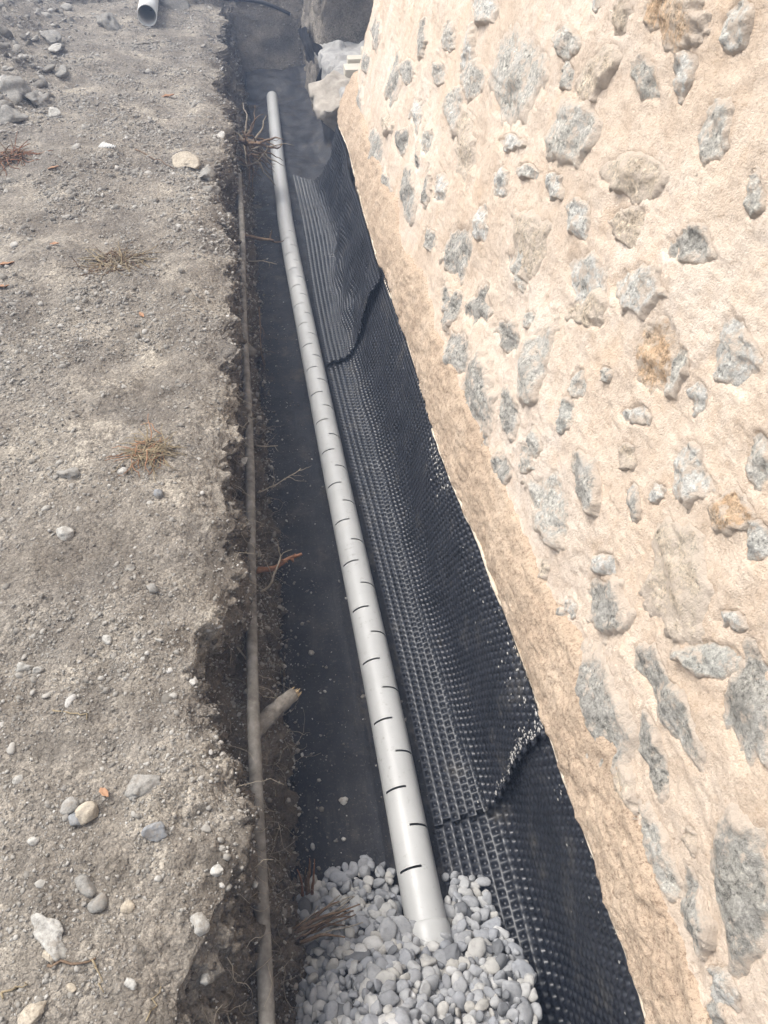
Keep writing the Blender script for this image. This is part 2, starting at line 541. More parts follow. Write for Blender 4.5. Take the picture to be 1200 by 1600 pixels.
ys = np.concatenate([[-8, -6, -4, -3, -1.8, -1.0, -.6, -.3], log_rows(0.0, 9.15, 0.0039, 0.9), np.linspace(9.17, 10.4, 70), [10.7, 11.2, 12, 13, 15, 18, 22, 27]])
far = -np.array([24, 16, 11, 8, 6, 4.5, 3.6])
nseg = [None, 140, 36, 26, 40, 34, 46, 26, 14]
rows = []
damp_rows = []
for y in ys:
    e = float(XE(y)); xl = float(XL(y)); xc = float(XC(y))
    yv_ = np.array([0.0, y, 0.0])
    jag = (0.016 + 0.03 * float(smooth(2.5, 4.5, y))) * float(fbm(yv_, 5, 4, 3))
    bite = 0.035 * max(0.0, float(fbm(yv_, 3.6, 3, 8))) + 0.012 * abs(float(fbm(yv_, 14, 3, 9)))
    lim = (xc - 0.034) * 0.857 - 0.010 + 0.05 * float(smooth(3.9, 4.4, y))
    e = min(e + jag, lim, xl - 0.012) - bite
    # the trench ends: its floor climbs as an earth face
    up = float(smooth(9.15, 9.75, y)) * 0.95 + float(smooth(9.75, 10.6, y)) * 0.1
    def zz(z):
        return z if up <= 0 else max(z, FLOOR - .03 + up)
    hollow = min(e + 0.012, xc - 0.034)
    cps = [(-3.0, 0.0), (e - 0.13, 0.0), (e - 0.012, -0.02), (e + 0.014, -0.075), (hollow, -0.2),
           (xc - 0.018, -0.31), (xl - 0.028, -0.53), (xl - 0.006, -0.725), (0.95, -0.735)]
    xs_, zs_ = [far], [np.zeros(len(far))]
    for k in range(1, len(cps)):
        n = nseg[k]
        tt = np.linspace(0, 1, n, endpoint=(k == len(cps) - 1))
        if k == 1:
            tt = tt ** 0.62
        (x0, z0), (x1, z1) = cps[k - 1], cps[k]
        xs_.append(x0 + (x1 - x0) * tt); zs_.append(np.vectorize(zz)(z0 + (z1 - z0) * tt))
    xs_.append(np.array([1.4, 2.2, 4, 8, 13, 18])); zs_.append(np.full(6, zz(-0.74)))
    X = np.concatenate(xs_); Z = np.concatenate(zs_)
    rows.append(np.stack([X, np.full(len(X), y), Z], 1))
G = np.array(rows)                       # rows x columns x 3
nr, nc = G.shape[:2]
# soften the control polygon across the section
for _ in range(5):
    G[:, 1:-1, 2] = 0.25 * G[:, :-2, 2] + 0.5 * G[:, 1:-1, 2] + 0.25 * G[:, 2:, 2]
    G[:, 1:-1, 0] = 0.25 * G[:, :-2, 0] + 0.5 * G[:, 1:-1, 0] + 0.25 * G[:, 2:, 0]
tan_u = np.gradient(G, axis=1); tan_v = np.gradient(G, axis=0)
nor = np.cross(tan_u, tan_v)
nor /= np.linalg.norm(nor, axis=2)[..., None] + 1e-12
steep = smooth(0.95, 0.5, nor[..., 2])
near = smooth(16, 7, np.abs(G[..., 1])) * smooth(-8, -3, G[..., 0])
infloor = smooth(-0.01, 0.02, G[..., 0] - XL(G[..., 1])) * (G[..., 2] < -0.6)
on_top = 1 - smooth(-0.0, -0.12, G[..., 2])
D = 0.016 * fbm(G, 2.1, 3, 11) + 0.0085 * fbm(G, 11, 4, 23) + 0.0035 * np.abs(fbm(G, 42, 3, 29))
lipz = smooth(-0.2, -0.02, G[..., 0] - XC(G[..., 1]) + 0.02) * on_top
D = D + np.maximum(steep, 0.55 * lipz) * (0.030 * fbm(G, 7, 4, 31, 0.6) + 0.020 * np.abs(fbm(G, 24, 4, 37, 0.62)))
D = D * near * (1 - infloor)
G2 = G + nor * D[..., None]
# rubble slope rising at the upper left and a gentle fall towards the trench
mx, my = G[..., 0], G[..., 1]
mound = 0.42 * smooth(-1.15, -2.6, mx + 0.10 * (my - 5.5)) * smooth(4.2, 6.4, my) * on_top
mound = mound + 0.05 * smooth(-0.45, -1.0, mx) * smooth(1.8, 3.0, my) * on_top
mound = mound - 0.03 * smooth(-0.34, -0.16, mx) * on_top * smooth(0.5, 1.0, my)
G2[..., 2] += mound * (1 + 0.35 * fbm(G, 3.0, 3, 41))
lump = smooth(-1.1, -1.9, mx + 0.10 * (my - 5.5)) * smooth(4.4, 6.0, my) * on_top
G2[..., 2] += lump * 0.05 * np.abs(fbm(G, 9, 4, 43))
gm = mesh_np('ground', G2.reshape(-1, 3), grid_faces(nr, nc)[:, ::-1])
edge_d = G[..., 0] - (XE(G[..., 1]) - 0.03) + 0.10 * fbm(G, 5, 4, 51)
dampv = np.clip(np.maximum(smooth(-0.02, 0.06, edge_d) * 0.8, smooth(-0.05, -0.14, G[..., 2])) + 0.35 * smooth(0.15, 0.7, fbm(G, 4, 4, 57)) * on_top
                + 0.30 * smooth(0.2, 0.6, fbm(G, 16, 3, 58)) * on_top, 0, 1)
dampv = dampv * (1 - 0.5 * smooth(8.8, 9.5, G[..., 1]))
point_attr(gm, 'damp', dampv.ravel())
ground = obj('ground', gm, MAT['soil'], kind='structure')
ground['label'] = 'stony grey brown earth bank with a trench cut into it'
bvh = BVHTree.FromPolygons([tuple(v) for v in G2.reshape(-1, 3)], [tuple(f) for f in grid_faces(nr, nc)[:, ::-1].tolist()])

def hit(px, py):
    """point of the ground seen at a spot of the picture"""
    loc, n_, i_, d_ = bvh.ray_cast(Vector(CAM), Vector(ray_dir(px, py)))
    return np.array(loc) if loc is not None else at_z(px, py, 0.0)

def drop(x, y, z=1.2):
    loc, n_, i_, d_ = bvh.ray_cast(Vector((x, y, z)), Vector((0, 0, -1)))
    return np.array(loc) if loc is not None else np.array([x, y, 0.0])

# earth bank to the right beyond the end of the wall
def blob_box(x0, x1, y0, y1, z0, z1, n, amp, sc, seed, rnd=0.0):
    """box with rounded, roughened faces"""
    V, F, k = [], [], 0
    L = (x1 - x0, y1 - y0, z1 - z0)
    for ax in range(3):
        for s in (0, 1):
            a1, a2 = (ax + 1) % 3, (ax + 2) % 3
            na = max(3, int(L[a1] * n)); nb = max(3, int(L[a2] * n))
            u, v = np.meshgrid(np.linspace(0, 1, na), np.linspace(0, 1, nb), indexing='ij')
            P = np.zeros((na, nb, 3))
            P[..., ax] = s; P[..., a1] = u; P[..., a2] = v
            f = grid_faces(na, nb) + k
            F.append(f if s else f[:, ::-1])
            V.append(P.reshape(-1, 3)); k += na * nb
    V = np.concatenate(V)
    Q = np.array([x0, y0, z0]) + V * np.array(L)
    if rnd:
        inner = np.clip(Q, np.array([x0, y0, z0]) + rnd, np.array([x1, y1, z1]) - rnd)
        d = Q - inner
        l = np.linalg.norm(d, axis=1)[:, None] + 1e-9
        Q = inner + d / l * np.minimum(l, rnd)
    off = np.stack([fbm(Q, sc, 4, seed), fbm(Q, sc, 4, seed + 1), fbm(Q, sc, 4, seed + 2)], 1)
    Q = Q + amp * off
    return Q, np.concatenate(F)

V, F = blob_box(0.73, 3.6, 7.75, 12.5, -0.9, 1.25, 22, 0.035, 5, 61, 0.12)
V = V + 0.02 * np.stack([fbm(V, 16, 3, 65), fbm(V, 16, 3, 66), fbm(V, 16, 3, 67)], 1)
V[:, 0] += 0.10 * (V[:, 2] - 0.0) * (V[:, 0] < 2)
me = mesh_np('earth_bank', V, F)
point_attr(me, 'damp', np.clip(0.3 + 0.35 * fbm(V, 5, 3, 64), 0, 1))
bank = obj('earth_bank', me, MAT['soil'], kind='structure')
bank['label'] = 'sheer cut bank of grey brown earth beyond the wall corner'

# ------------------------------------------------------------------ stone wall
wall = empty('stone_wall', 'tall battered rubble stone wall pointed with cream lime render', 'wall', (0.7, 3.0, 0.0))
wall.matrix_parent_inverse = Matrix.Identity(4)
def child(o, parent):
    o.parent = parent
    o.matrix_parent_inverse = Matrix.Translation(parent.location).inverted()
    return o

WN = np.array([-1.0, 0.0, 0.25]); WN /= np.linalg.norm(WN)
YEND = 6.05
def wall_height(P):
    return 0.012 * fbm(P, 3.0, 3, 71) + 0.0045 * fbm(P, 11, 3, 73) + 0.002 * fbm(P, 45, 3, 79)

def wall_hit(px, py):
    d = ray_dir(px, py)
    t = 1.0
    for _ in range(40):
        P = CAM + d * t
        t += (wall_x(P[1], P[2]) - P[0]) / (d[0] - 0.25 * d[2] + 1e-9) * 0.8
        t = min(max(t, 0.05), 14)
    return CAM + d * t

# stones seen in the wall: centre, half sizes and turn in the picture, tone, how far it stands out
ST = [(756, 11, 20, 24, 0, 'L'), (932, 5, 8, 12, 0, 'W'), (972, 27, 12, 32, 12, 'L'), (888, 62, 20, 22, 0, 'L'), (937, 116, 21, 46, 35, 'L'),
      (812, 118, 34, 64, 8, 'L'), (734, 86, 10, 36, 5, 'L'), (886, 119, 13, 26, 8, 'L'), (1013, 127, 14, 32, 5, 'L'), (1070, 119, 15, 32, 12, 'W'),
      (1157, 45, 26, 38, 15, 'W'), (902, 211, 37, 46, 0, 'L'), (1124, 206, 22, 58, 12, 'L'), (989, 276, 46, 31, 0, 'B'), (1181, 303, 13, 43, 0, 'L'),
      (1081, 385, 34, 28, -8, 'D'), (905, 341, 17, 31, -10, 'W'), (869, 292, 11, 24, 0, 'W'), (826, 268, 15, 12, 0, 'L'), (799, 225, 18, 14, 0, 'W'),
      (726, 225, 12, 62, 3, 'L'), (829, 375, 27, 50, 8, 'B'), (812, 412, 16, 34, 0, 'L'), (983, 352, 22, 31, 0, 'B'), (999, 455, 36, 39, 0, 'W'),
      (918, 433, 33, 44, -15, 'W'), (712, 395, 18, 40, 15, 'D'), (672, 376, 9, 15, 0, 'D'), (745, 480, 17, 34, 18, 'D'), (642, 303, 12, 40, 0, 'D'),
      (668, 295, 7, 30, 6, 'D'), (601, 290, 8, 26, -8, 'D'), (588, 233, 10, 32, -4, 'D'), (618, 125, 9, 46, 3, 'D'), (590, 49, 5, 22, 5, 'D'),
      (563, 168, 8, 30, 0, 'D'), (628, 225, 7, 20, 8, 'D'), (650, 179, 8, 27, 4, 'L'), (744, 122, 12, 34, 6, 'L'), (712, 168, 10, 36, 10, 'L'),
      (685, 114, 8, 19, 0, 'L'), (756, 347, 10, 31, 5, 'W'), (788, 287, 12, 21, 0, 'W'), (574, 97, 5, 17, 0, 'D'), (1052, 25, 38, 40, 0, 'R'),
      (699, 471, 9, 22, -5, 'D'), (715, 555, 17, 33, -6, 'D'), (749, 612, 24, 52, -4, 'D'), (752, 686, 12, 24, -6, 'D'), (803, 645, 13, 41, -10, 'D'),
      (843, 565, 17, 62, 14, 'L'), (792, 525, 18, 29, -15, 'D'), (704, 485, 10, 24, 10, 'D'), (787, 735, 14, 23, -10, 'D'), (840, 690, 10, 23, -8, 'L'),
      (827, 720, 11, 24, -5, 'L'), (868, 800, 25, 62, -18, 'L'), (922, 752, 20, 43, -10, 'D'), (902, 600, 12, 23, 5, 'L'), (885, 650, 10, 30, 4, 'G'),
      (1020, 562, 29, 50, 8, 'R'), (1055, 572, 15, 44, 12, 'L'), (1146, 555, 36, 60, -10, 'L'), (1085, 620, 12, 29, 0, 'W'), (992, 650, 20, 14, 0, 'W'),
      (975, 712, 12, 21, 0, 'L'), (1025, 770, 11, 15, 0, 'L'), (1072, 740, 26, 46, -8, 'W'), (1184, 722, 19, 44, -8, 'L'), (1063, 890, 47, 86, -14, 'L'),
      (945, 945, 36, 48, -18, 'D'), (947, 880, 21, 16, 0, 'W'), (850, 887, 8, 17, 5, 'L'), (890, 950, 8, 16, -8, 'L'), (870, 962, 12, 15, 0, 'D'),
      (990, 790, 9, 33, -5, 'D'), (1150, 972, 26, 14, 10, 'W'), (1142, 800, 30, 36, 0, 'R'), (920, 485, 34, 28, -10, 'B'), (827, 500, 9, 13, 0, 'L'),
      (950, 585, 8, 11, 0, 'L'), (935, 1118, 40, 88, -10, 'D'), (1054, 1106, 21, 112, -27, 'D'), (1025, 1180, 15, 77, -16, 'D'), (1034, 1335, 20, 72, -24, 'L'),
      (1090, 1425, 18, 72, -16, 'D'), (1168, 1405, 46, 112, -6, 'D'), (1133, 1546, 21, 37, -15, 'W'), (1118, 1585, 15, 26, -10, 'D'), (1178, 1098, 31, 105, -6, 'D'),
      (1120, 1030, 35, 32, 0, 'G'), (1085, 1317, 10, 22, 0, 'L'), (984, 1235, 14, 40, -12, 'B'), (1185, 850, 22, 30, 0, 'W'), (700, 60, 9, 24, 5, 'L'),
      (660, 60, 7, 26, 4, 'D'), (640, 110, 7, 20, 4, 'D'), (668, 220, 8, 18, 0, 'L'), (690, 300, 8, 22, 4, 'W'), (655, 245, 6, 18, 0, 'D'), (610, 190, 6, 22, 0, 'L')]
stones = []
T2 = np.array([0.25, 0.0, 1.0]) / math.hypot(0.25, 1)
for k, (px, py, hw, hh, turn, tone) in enumerate(ST):
    r = np.random.default_rng(500 + k)
    ca, sa = math.cos(math.radians(turn)), math.sin(math.radians(turn))
    na = 48
    ang = np.linspace(0, 2 * math.pi, na, endpoint=False)
    rad = np.ones(na)                      # angular outline: a few flats
    for _ in range(6):
        a0 = r.uniform(0, 2 * math.pi); d = r.uniform(0.68, 0.97)
        cc = np.cos(ang - a0)
        rad = np.where(cc > 0.2, np.minimum(rad, d / np.maximum(cc, 0.2)), rad)
    rad *= 1.34 if hw > 18 else 1.27
    ox, oy = hw * rad * np.cos(ang), hh * rad * np.sin(ang)
    rim = np.array([wall_hit(a, c) for a, c in zip(px + ox * ca - oy * sa, py + ox * sa + oy * ca)])
    uv = rim[:, 1:3]
    cen = uv.mean(0)
    rel = uv - cen
    A = np.arctan2(rel[:, 1], rel[:, 0]); Rr = np.hypot(rel[:, 0], rel[:, 1])
    o_ = np.argsort(A); A, Rr = A[o_], Rr[o_]
    size = float(Rr.mean())
    A3 = np.concatenate([A - 2 * math.pi, A, A + 2 * math.pi]); R3 = np.tile(Rr, 3)
    def rho(y, z, cen=cen, A3=A3, R3=R3, size=size, k=k):
        dy, dz = y - cen[0], z - cen[1]
        q = np.hypot(dy, dz) / np.interp(np.arctan2(dz, dy), A3, R3)
        P = np.stack([np.zeros_like(y), y, z], -1)
        return q * (1 + 0.17 * fbm(P, 1.7 / size, 4, 600 + k, 0.6) + 0.07 * fbm(P, 60, 2, 601))
    n = int(np.clip(size * 650, 22, 44))
    gy = np.linspace(rel[:, 0].min() * 1.4, rel[:, 0].max() * 1.4, n) + cen[0]
    gz = np.linspace(rel[:, 1].min() * 1.4, rel[:, 1].max() * 1.4, n) + cen[1]
    Yg, Zg = np.meshgrid(gy, gz, indexing='ij')
    q = rho(Yg, Zg)
    rise = float(np.clip(0.004 + size * 0.12, 0.006, 0.02)) * r.uniform(0.6, 1.25)
    facet = np.full(q.shape, 9.0)
    for _ in range(4):
        g = r.normal(0, 0.22, 2)
        facet = np.minimum(facet, g[0] * (Yg - cen[0]) + g[1] * (Zg - cen[1]) + r.uniform(0, 0.3) * size * 0.3)
    P = np.stack([wall_x(Yg, Zg), Yg, Zg], -1)
    h = 0.002 - 0.03 + (0.03 + rise) * smooth(1.28, 0.8, q) + np.clip(facet, -0.014, 0.016) * smooth(1.2, 0.8, q)
    h += (0.0045 * fbm(P, 22, 4, 610 + k, 0.6) + 0.005 * np.round(1.6 * vnoise(P, 1.5 / size, 620 + k)) + 0.0018 * fbm(P, 95, 3, 630)) * smooth(1.25, 0.9, q)
    h += 0.012 * fbm(P, 3.0, 3, 71)        # stands in the same undulating wall
    P = P + WN * h[..., None]
    F = grid_faces(n, n)
    F = F[(q.ravel()[F] < 1.27).all(1)]
    used = np.unique(F)
    remap = np.full(n * n, -1); remap[used] = np.arange(len(used))
    org = np.array([float(wall_x(cen[0], cen[1])), cen[0], cen[1]])
    me = mesh_np('stone', P.reshape(-1, 3)[used] - org, remap[F])
    point_attr(me, 'lime', smooth(0.38, 1.06, q.ravel()[used]))
    if tone == 'L' and r.random() < 0.3:
        tone = 'W' if r.random() < 0.6 else 'B'
    stones.append((org, size, me, tone, rho))

# render coat: thin over the stones' faces, slightly heaped at their edges
wy = log_rows(-0.25, YEND, 0.0041, 0.9)
wz = np.concatenate([np.linspace(-0.74, -0.25, 12), np.linspace(-0.22, 0.9, 270), np.linspace(0.904, 1.7, 130), np.linspace(1.75, 2.5, 12)])
YY, ZZ = np.meshgrid(wy, wz, indexing='ij')
base = XS(YY) + 0.25 * (ZZ - 0.07) + np.where(ZZ < 0.0, 0.13 * smooth(-0.06, -0.2, ZZ), 0)
W = np.stack([base, YY, ZZ], -1)
wh = wall_height(W)
for org, size, me, tone, rho in stones:
    sel = (np.abs(YY - org[1]) < size * 4) & (np.abs(ZZ - org[2]) < size * 4)
    q = rho(YY[sel], ZZ[sel])
    wh[sel] += 0.0012 * np.exp(-((q - 1.12) / 0.16) ** 2) - 0.009 * smooth(0.98, 0.7, q)
# trowel marks and thick lumps
wh += 0.0022 * np.abs(fbm(W * np.array([1, 1.0, 0.6]), 20, 3, 75)) + 0.0016 * fbm(W, 110, 2, 76)
WV = W + WN * wh[..., None]
nwy, nwz = W.shape[:2]
wf = [grid_faces(nwy, nwz)]
# back, top and end faces close the body
bk = np.stack([base[:, [0, -1]] * 0 + np.array([1.75, 1.75]), YY[:, [0, -1]], ZZ[:, [0, -1]]], -1)
Vall = np.concatenate([WV.reshape(-1, 3), bk.reshape(-1, 3)])
o0 = nwy * nwz
i = np.arange(nwy - 1)
top = np.stack([i * nwz + nwz - 1, (i + 1) * nwz + nwz - 1, o0 + (i + 1) * 2 + 1, o0 + i * 2 + 1], 1)
back = np.stack([o0 + i * 2, o0 + i * 2 + 1, o0 + (i + 1) * 2 + 1, o0 + (i + 1) * 2], 1)
wf += [top[:, ::-1], back]
j = np.arange(nwz - 1)
lastr = (nwy - 1) * nwz
zc = (wz - wz[0]) / (wz[-1] - wz[0])
Vall = np.concatenate([Vall, np.stack([np.full(nwz, 1.75), np.full(nwz, YEND), wz], 1)])
o1 = o0 + nwy * 2
endf = np.stack([lastr + j, lastr + j + 1, o1 + j + 1, o1 + j], 1)
wf.append(endf[:, ::-1])
wf = [np.concatenate(wf)]
render_o = child(obj('render_coat', mesh_np('render_coat', Vall, wf), MAT['render']), wall)
for org, size, me, tone, rho in stones:
    s = obj('stone', me, MAT[tone])
    s.location = org
    child(s, wall)

# rough mortar skirt along the foot of the wall
sy = log_rows(-0.25, YEND + 0.05, 0.0042, 0.9)
st_ = np.linspace(0, 1, 70)
SY, ST_ = np.meshgrid(sy, st_, indexing='ij')
topv = 0.07 + 0.035 * fbm(np.stack([SY * 0, SY, SY * 0], -1), 2.5, 4, 83)
x0, z0 = XM(SY), -0.15
zt = topv + 0.03
xt = wall_x(SY, zt)
SX = x0 + (xt - x0) * ST_ - 0.012 * np.sin(np.clip(ST_, 0, 1) * math.pi) - 0.004
SZ = z0 + (zt - z0) * ST_
P = np.stack([SX, SY, SZ], -1)
sh = 0.008 * fbm(P, 6, 3, 87) + 0.006 * fbm(P, 28, 4, 89, 0.65) + 0.006 - 0.03 * smooth(0.86, 1.0, ST_)
P = P + WN * (sh * smooth(0, 0.06, ST_))[..., None]
# return edge at the bottom so that it has thickness
P0 = P[:, :1] + np.array([0.05, 0, -0.004])
P = np.concatenate([P0, P], 1)
child(obj('mortar_skirt', mesh_np('mortar_skirt', P.reshape(-1, 3), grid_faces(*P.shape[:2])), MAT['skirt']), wall)

# ------------------------------------------------------------------ black liner on the trench floor
ly = np.concatenate([[-1.5, -1, -.5], np.linspace(0, 9.3, 330)])
lr = []
for y in ly:
    xl = float(XL(y)); far_ = float(smooth(5.2, 6.3, y))
    yy = y
    wob = 0.012 * float(vnoise(np.array([0, y, 0]), 2.3, 5))
    xr = 0.46 + 0.26 * far_ + 0.10 * far_ * float(vnoise(np.array([3.0, y, 0]), 1.7, 7))
    xr += 0.2 * math.exp(-((y - 6.2) / 0.38) ** 2)
    zt_ = FLOOR + 0.012 + far_ * (0.30 + 0.36 * float(smooth(6.8, 7.7, y)) * (1 - 0.4 * float(smooth(8.3, 9.2, y))))
    xtop = xr + 0.03 - 0.10 * float(smooth(6.9, 7.7, y)) * far_
    tl = float(smooth(8.6, 9.3, y)) * 0.12
    cp = [(xl - 0.008 + wob, FLOOR + 0.05 + wob), (xl + 0.006 + wob * .5, FLOOR + 0.012), (xl + 0.028, FLOOR + tl), (0.1, FLOOR + tl), (xr - 0.12, FLOOR + tl), (xr, FLOOR + 0.06 * far_ + tl), (xtop, zt_)]
    nn = [6, 6, 22, 24, 14, 26]
    seg = []
    for k in range(6):
        tt = np.linspace(0, 1, nn[k], endpoint=(k == 5))[:, None]
        seg.append(np.array(cp[k]) * (1 - tt) + np.array(cp[k + 1]) * tt)
    q = np.concatenate(seg)
    lr.append(np.stack([q[:, 0], np.full(len(q), y), q[:, 1]], 1))
Lg = np.array(lr)
for _ in range(3):
    Lg[:, 1:-1] = 0.25 * Lg[:, :-2] + 0.5 * Lg[:, 1:-1] + 0.25 * Lg[:, 2:]
tu = np.gradient(Lg, axis=1); tv = np.gradient(Lg, axis=0)
ln = np.cross(tu, tv); ln /= np.linalg.norm(ln, axis=2)[..., None] + 1e-9
fw = smooth(4.8, 6.0, Lg[..., 1])
wr = 0.004 * fbm(Lg, 7, 4, 91) + 0.003 * fbm(Lg * np.array([1, 0.25, 1]), 16, 3, 93) + fw * (0.030 * fbm(Lg, 2.8, 3, 95) + 0.016 * np.abs(fbm(Lg * np.array([1, 0.5, 1]), 4.0, 2, 97)))
wr += 0.006 * np.exp(-((Lg[..., 0] - 0.135 - 0.01 * np.sin(Lg[..., 1] * 2)) / 0.006) ** 2) * smooth(2.2, 1.4, Lg[..., 1])   # crease along the floor
Lg = Lg + ln * wr[..., None]
liner = obj('floor_liner', mesh_np('floor_liner', Lg.reshape(-1, 3), grid_faces(*Lg.shape[:2])[:, ::-1]), MAT['liner'])
tag(liner, 'smooth black plastic liner covering the trench floor and its far right side', 'liner')

# ------------------------------------------------------------------ dimpled drainage sheets
PITCH = 0.0255
def sheet_profile(y, lift, foot0):
    """points of the section from the floor edge up to the wall, as polyline"""
    xm = float(XM(y)); zt = -0.142 + 0.012 * float(vnoise(np.array([0, y, 0]), 3, 101))
    bul = 0.03 * float(vnoise(np.array([9, y, 0]), 1.6, 103))
    foot = foot0 + 0.12 + bul
    if y > 4.2:
        foot += 0.08 * float(smooth(4.2, 5.0, y)) - 0.06 * float(smooth(5.3, 6.0, y))
    if y < 1.2:
        foot += 0.035 * float(smooth(1.2, 0.7, y))
    fz = FLOOR + 0.014
    pts = [(foot0, fz), (foot, fz + 0.004), (foot + 0.05, fz + 0.05), (foot + 0.065 + 0.3 * (xm - foot - 0.07) , fz + 0.17), (xm - 0.012, zt - 0.06), (xm + 0.004, zt)]
    return pts

def chaikin(p, n=3):
    p = np.asarray(p, float)
    for _ in range(n):
        q = [p[0]]
        for a, b in zip(p[:-1], p[1:]):
            q += [0.75 * a + 0.25 * b, 0.25 * a + 0.75 * b]
        q.append(p[-1]); p = np.array(q)
    return p

def make_sheet(y0f, y1f, lift_fn, foot_fn, seed, wrinkle):
    """y0f,y1f: near and far edge as a function of v in 0..1; returns surface mapper and mesh"""
    yg = np.linspace(min(y0f(0), y0f(1)) - .1, max(y1f(0), y1f(1)) + .1, 400)
    nvp = 120
    tab, lens = [], []
    for y in yg:
        p = chaikin(sheet_profile(y, 0, foot_fn(y)))
        d = np.concatenate([[0], np.cumsum(np.linalg.norm(np.diff(p, axis=0), axis=1))])
        s = np.linspace(0, d[-1], nvp)
        tab.append(np.stack([np.interp(s, d, p[:, 0]), np.full(nvp, y), np.interp(s, d, p[:, 1])], 1))
        lens.append(d[-1])
    tab = np.array(tab)
    ker = np.ones(9) / 9
    Lm = float(np.mean(lens))
    tv_ = np.gradient(tab, axis=1); ty_ = np.gradient(tab, axis=0)
    nr_ = np.cross(tv_, ty_); nr_ /= np.linalg.norm(nr_, axis=2)[..., None]
    nr_ = -nr_
    if nr_[..., 2].mean() < 0:
        nr_ = -nr_
    yv = tab[..., 1]; vv = np.broadcast_to(np.linspace(0, 1, nvp)[None], yv.shape)
    off = lift_fn(yv, vv) + wrinkle * (0.6 * fbm(tab, 3.2, 3, seed) + 0.35 * fbm(tab * np.array([1, 1, 1]), 8, 2, seed + 5)) * smooth(0, 0.25, vv) * smooth(1.0, 0.8, vv)
    tab = tab + nr_ * off[..., None]
    def S(y, v, depth):
        fi = np.clip((y - yg[0]) / (yg[1] - yg[0]), 0, len(yg) - 1.001); fj = np.clip(v, 0, 1) * (nvp - 1.001)
        i0 = fi.astype(int); j0 = fj.astype(int); a = (fi - i0)[..., None]; b_ = (fj - j0)[..., None]
        def bl(T):
            return (T[i0, j0] * (1 - a) * (1 - b_) + T[i0 + 1, j0] * a * (1 - b_) + T[i0, j0 + 1] * (1 - a) * b_ + T[i0 + 1, j0 + 1] * a * b_)
        return bl(tab) - bl(nr_) * depth[..., None]
    nv = int(Lm / PITCH)
    # one cell: 8 outer points, rim ring, bottom ring, bottom centre (cells of alternate rows are shifted by half)
    outer = np.array([(-.5, -.5), (-.25, -.5), (0, -.5), (.25, -.5), (.5, -.5), (.5, -.25), (.5, 0), (.5, .25),
                      (.5, .5), (.25, .5), (0, .5), (-.25, .5), (-.5, .5), (-.5, .25), (-.5, 0), (-.5, -.25)])
    NC = 16
    a8 = np.radians(225 + 22.5 * np.arange(NC))
    circ = np.stack([np.cos(a8), np.sin(a8)], 1)
    cell = np.concatenate([outer, circ * 0.325, circ * 0.22, [[0, 0]]])
    dep = np.concatenate([np.zeros(NC), np.zeros(NC) + 0.0004, np.full(NC, 0.0082), [0.0092]])
    k = np.arange(NC); k2 = (k + 1) % NC
    cf4 = np.concatenate([np.stack([o_ * NC + k, o_ * NC + k2, o_ * NC + NC + k2, o_ * NC + NC + k], 1) for o_ in range(2)])
    cf3 = np.stack([np.full(NC, 3 * NC), 2 * NC + k, 2 * NC + k2], 1)
    ylo, yhi = min(y0f(0), y0f(.5), y0f(1)), max(y1f(0), y1f(.5), y1f(1))
    ny = int((yhi - ylo) / PITCH) + 2
    J, I = np.meshgrid(np.arange(nv), np.arange(ny), indexing='ij')
    cy = ylo + (I + 0.5 * (J % 2)) * PITCH
    cv = (J + 0.5) / nv
    cy, cv = cy.ravel(), cv.ravel()
    yy = cy[:, None] + cell[None, :, 0] * PITCH
    vv = cv[:, None] + cell[None, :, 1] / nv
    dd = np.broadcast_to(dep[None], yy.shape)
    yn = np.vectorize(y0f)(np.clip(vv, 0, 1)); yf = np.vectorize(y1f)(np.clip(vv, 0, 1))
    t_ = (yy - ylo) / (yhi - ylo)
    yy = yy + (yn - ylo) * (1 - smooth(0, 0.45, t_)) + (yf - yhi) * smooth(0.55, 1.0, t_)
    V = S(yy, vv, dd)
    nC = len(cy)
    o_ = (np.arange(nC) * 49)[:, None, None]
    f4 = (cf4[None] + o_).reshape(-1, 4); f3 = (cf3[None] + o_).reshape(-1, 3)
    return S, V.reshape(-1, 3), [f4[:, ::-1], f3[:, ::-1]]

def foot_a(y):
    return 0.285 + 0.02 * math.sin(y * 1.3)

sheets = {}
def add_sheet(key, label, y0f, y1f, lift, seed, wr):
    S, V, F = make_sheet(y0f, y1f, lift, foot_a, seed, wr)
    root = empty('drainage_sheet', label, 'drainage sheet', (0.45, (y0f(.5) + y1f(.5)) / 2, FLOOR), 'dimpled sheets lining the wall foot')
    child(obj('dimpled_panel', mesh_np('dimpled_panel', V, F, False), MAT['membrane']), root)
    sheets[key] = (S, root)
    return S, root

S_near, r_near = add_sheet('near', 'black dimpled drainage sheet nearest the pebble heap, tucked under the next', lambda v: -0.25, lambda v: 1.12, lambda y, v: 0.0 * y, 111, 0.014)
S_mid, r_mid = add_sheet('mid', 'long middle black dimpled drainage sheet with mortar splashes on its near edge',
                         lambda v: 0.905 - 0.05 * v + 0.03 * math.sin(v * 3.1), lambda v: 3.62,
                         lambda y, v: 0.011 + 0.012 * smooth(1.25, 0.9, y) * smooth(0, .2, v) * (1 - 0.4 * smooth(.7, 1, v)), 117, 0.016)
S_far, r_far = add_sheet('far', 'rumpled far black dimpled drainage sheet ending below the wall corner',
                         lambda v: 3.42 - 0.13 * v + 0.10 * math.sin(v * 3.1416), lambda v: 6.25 - 0.55 * v - 0.10 * math.sin(v * 3.14),
                         lambda y, v: 0.022 + 0.010 * smooth(3.7, 3.3, y) + 0.02 * smooth(.2, .6, v) * np.exp(-((y - 4.75) / .35) ** 2), 123, 0.03)

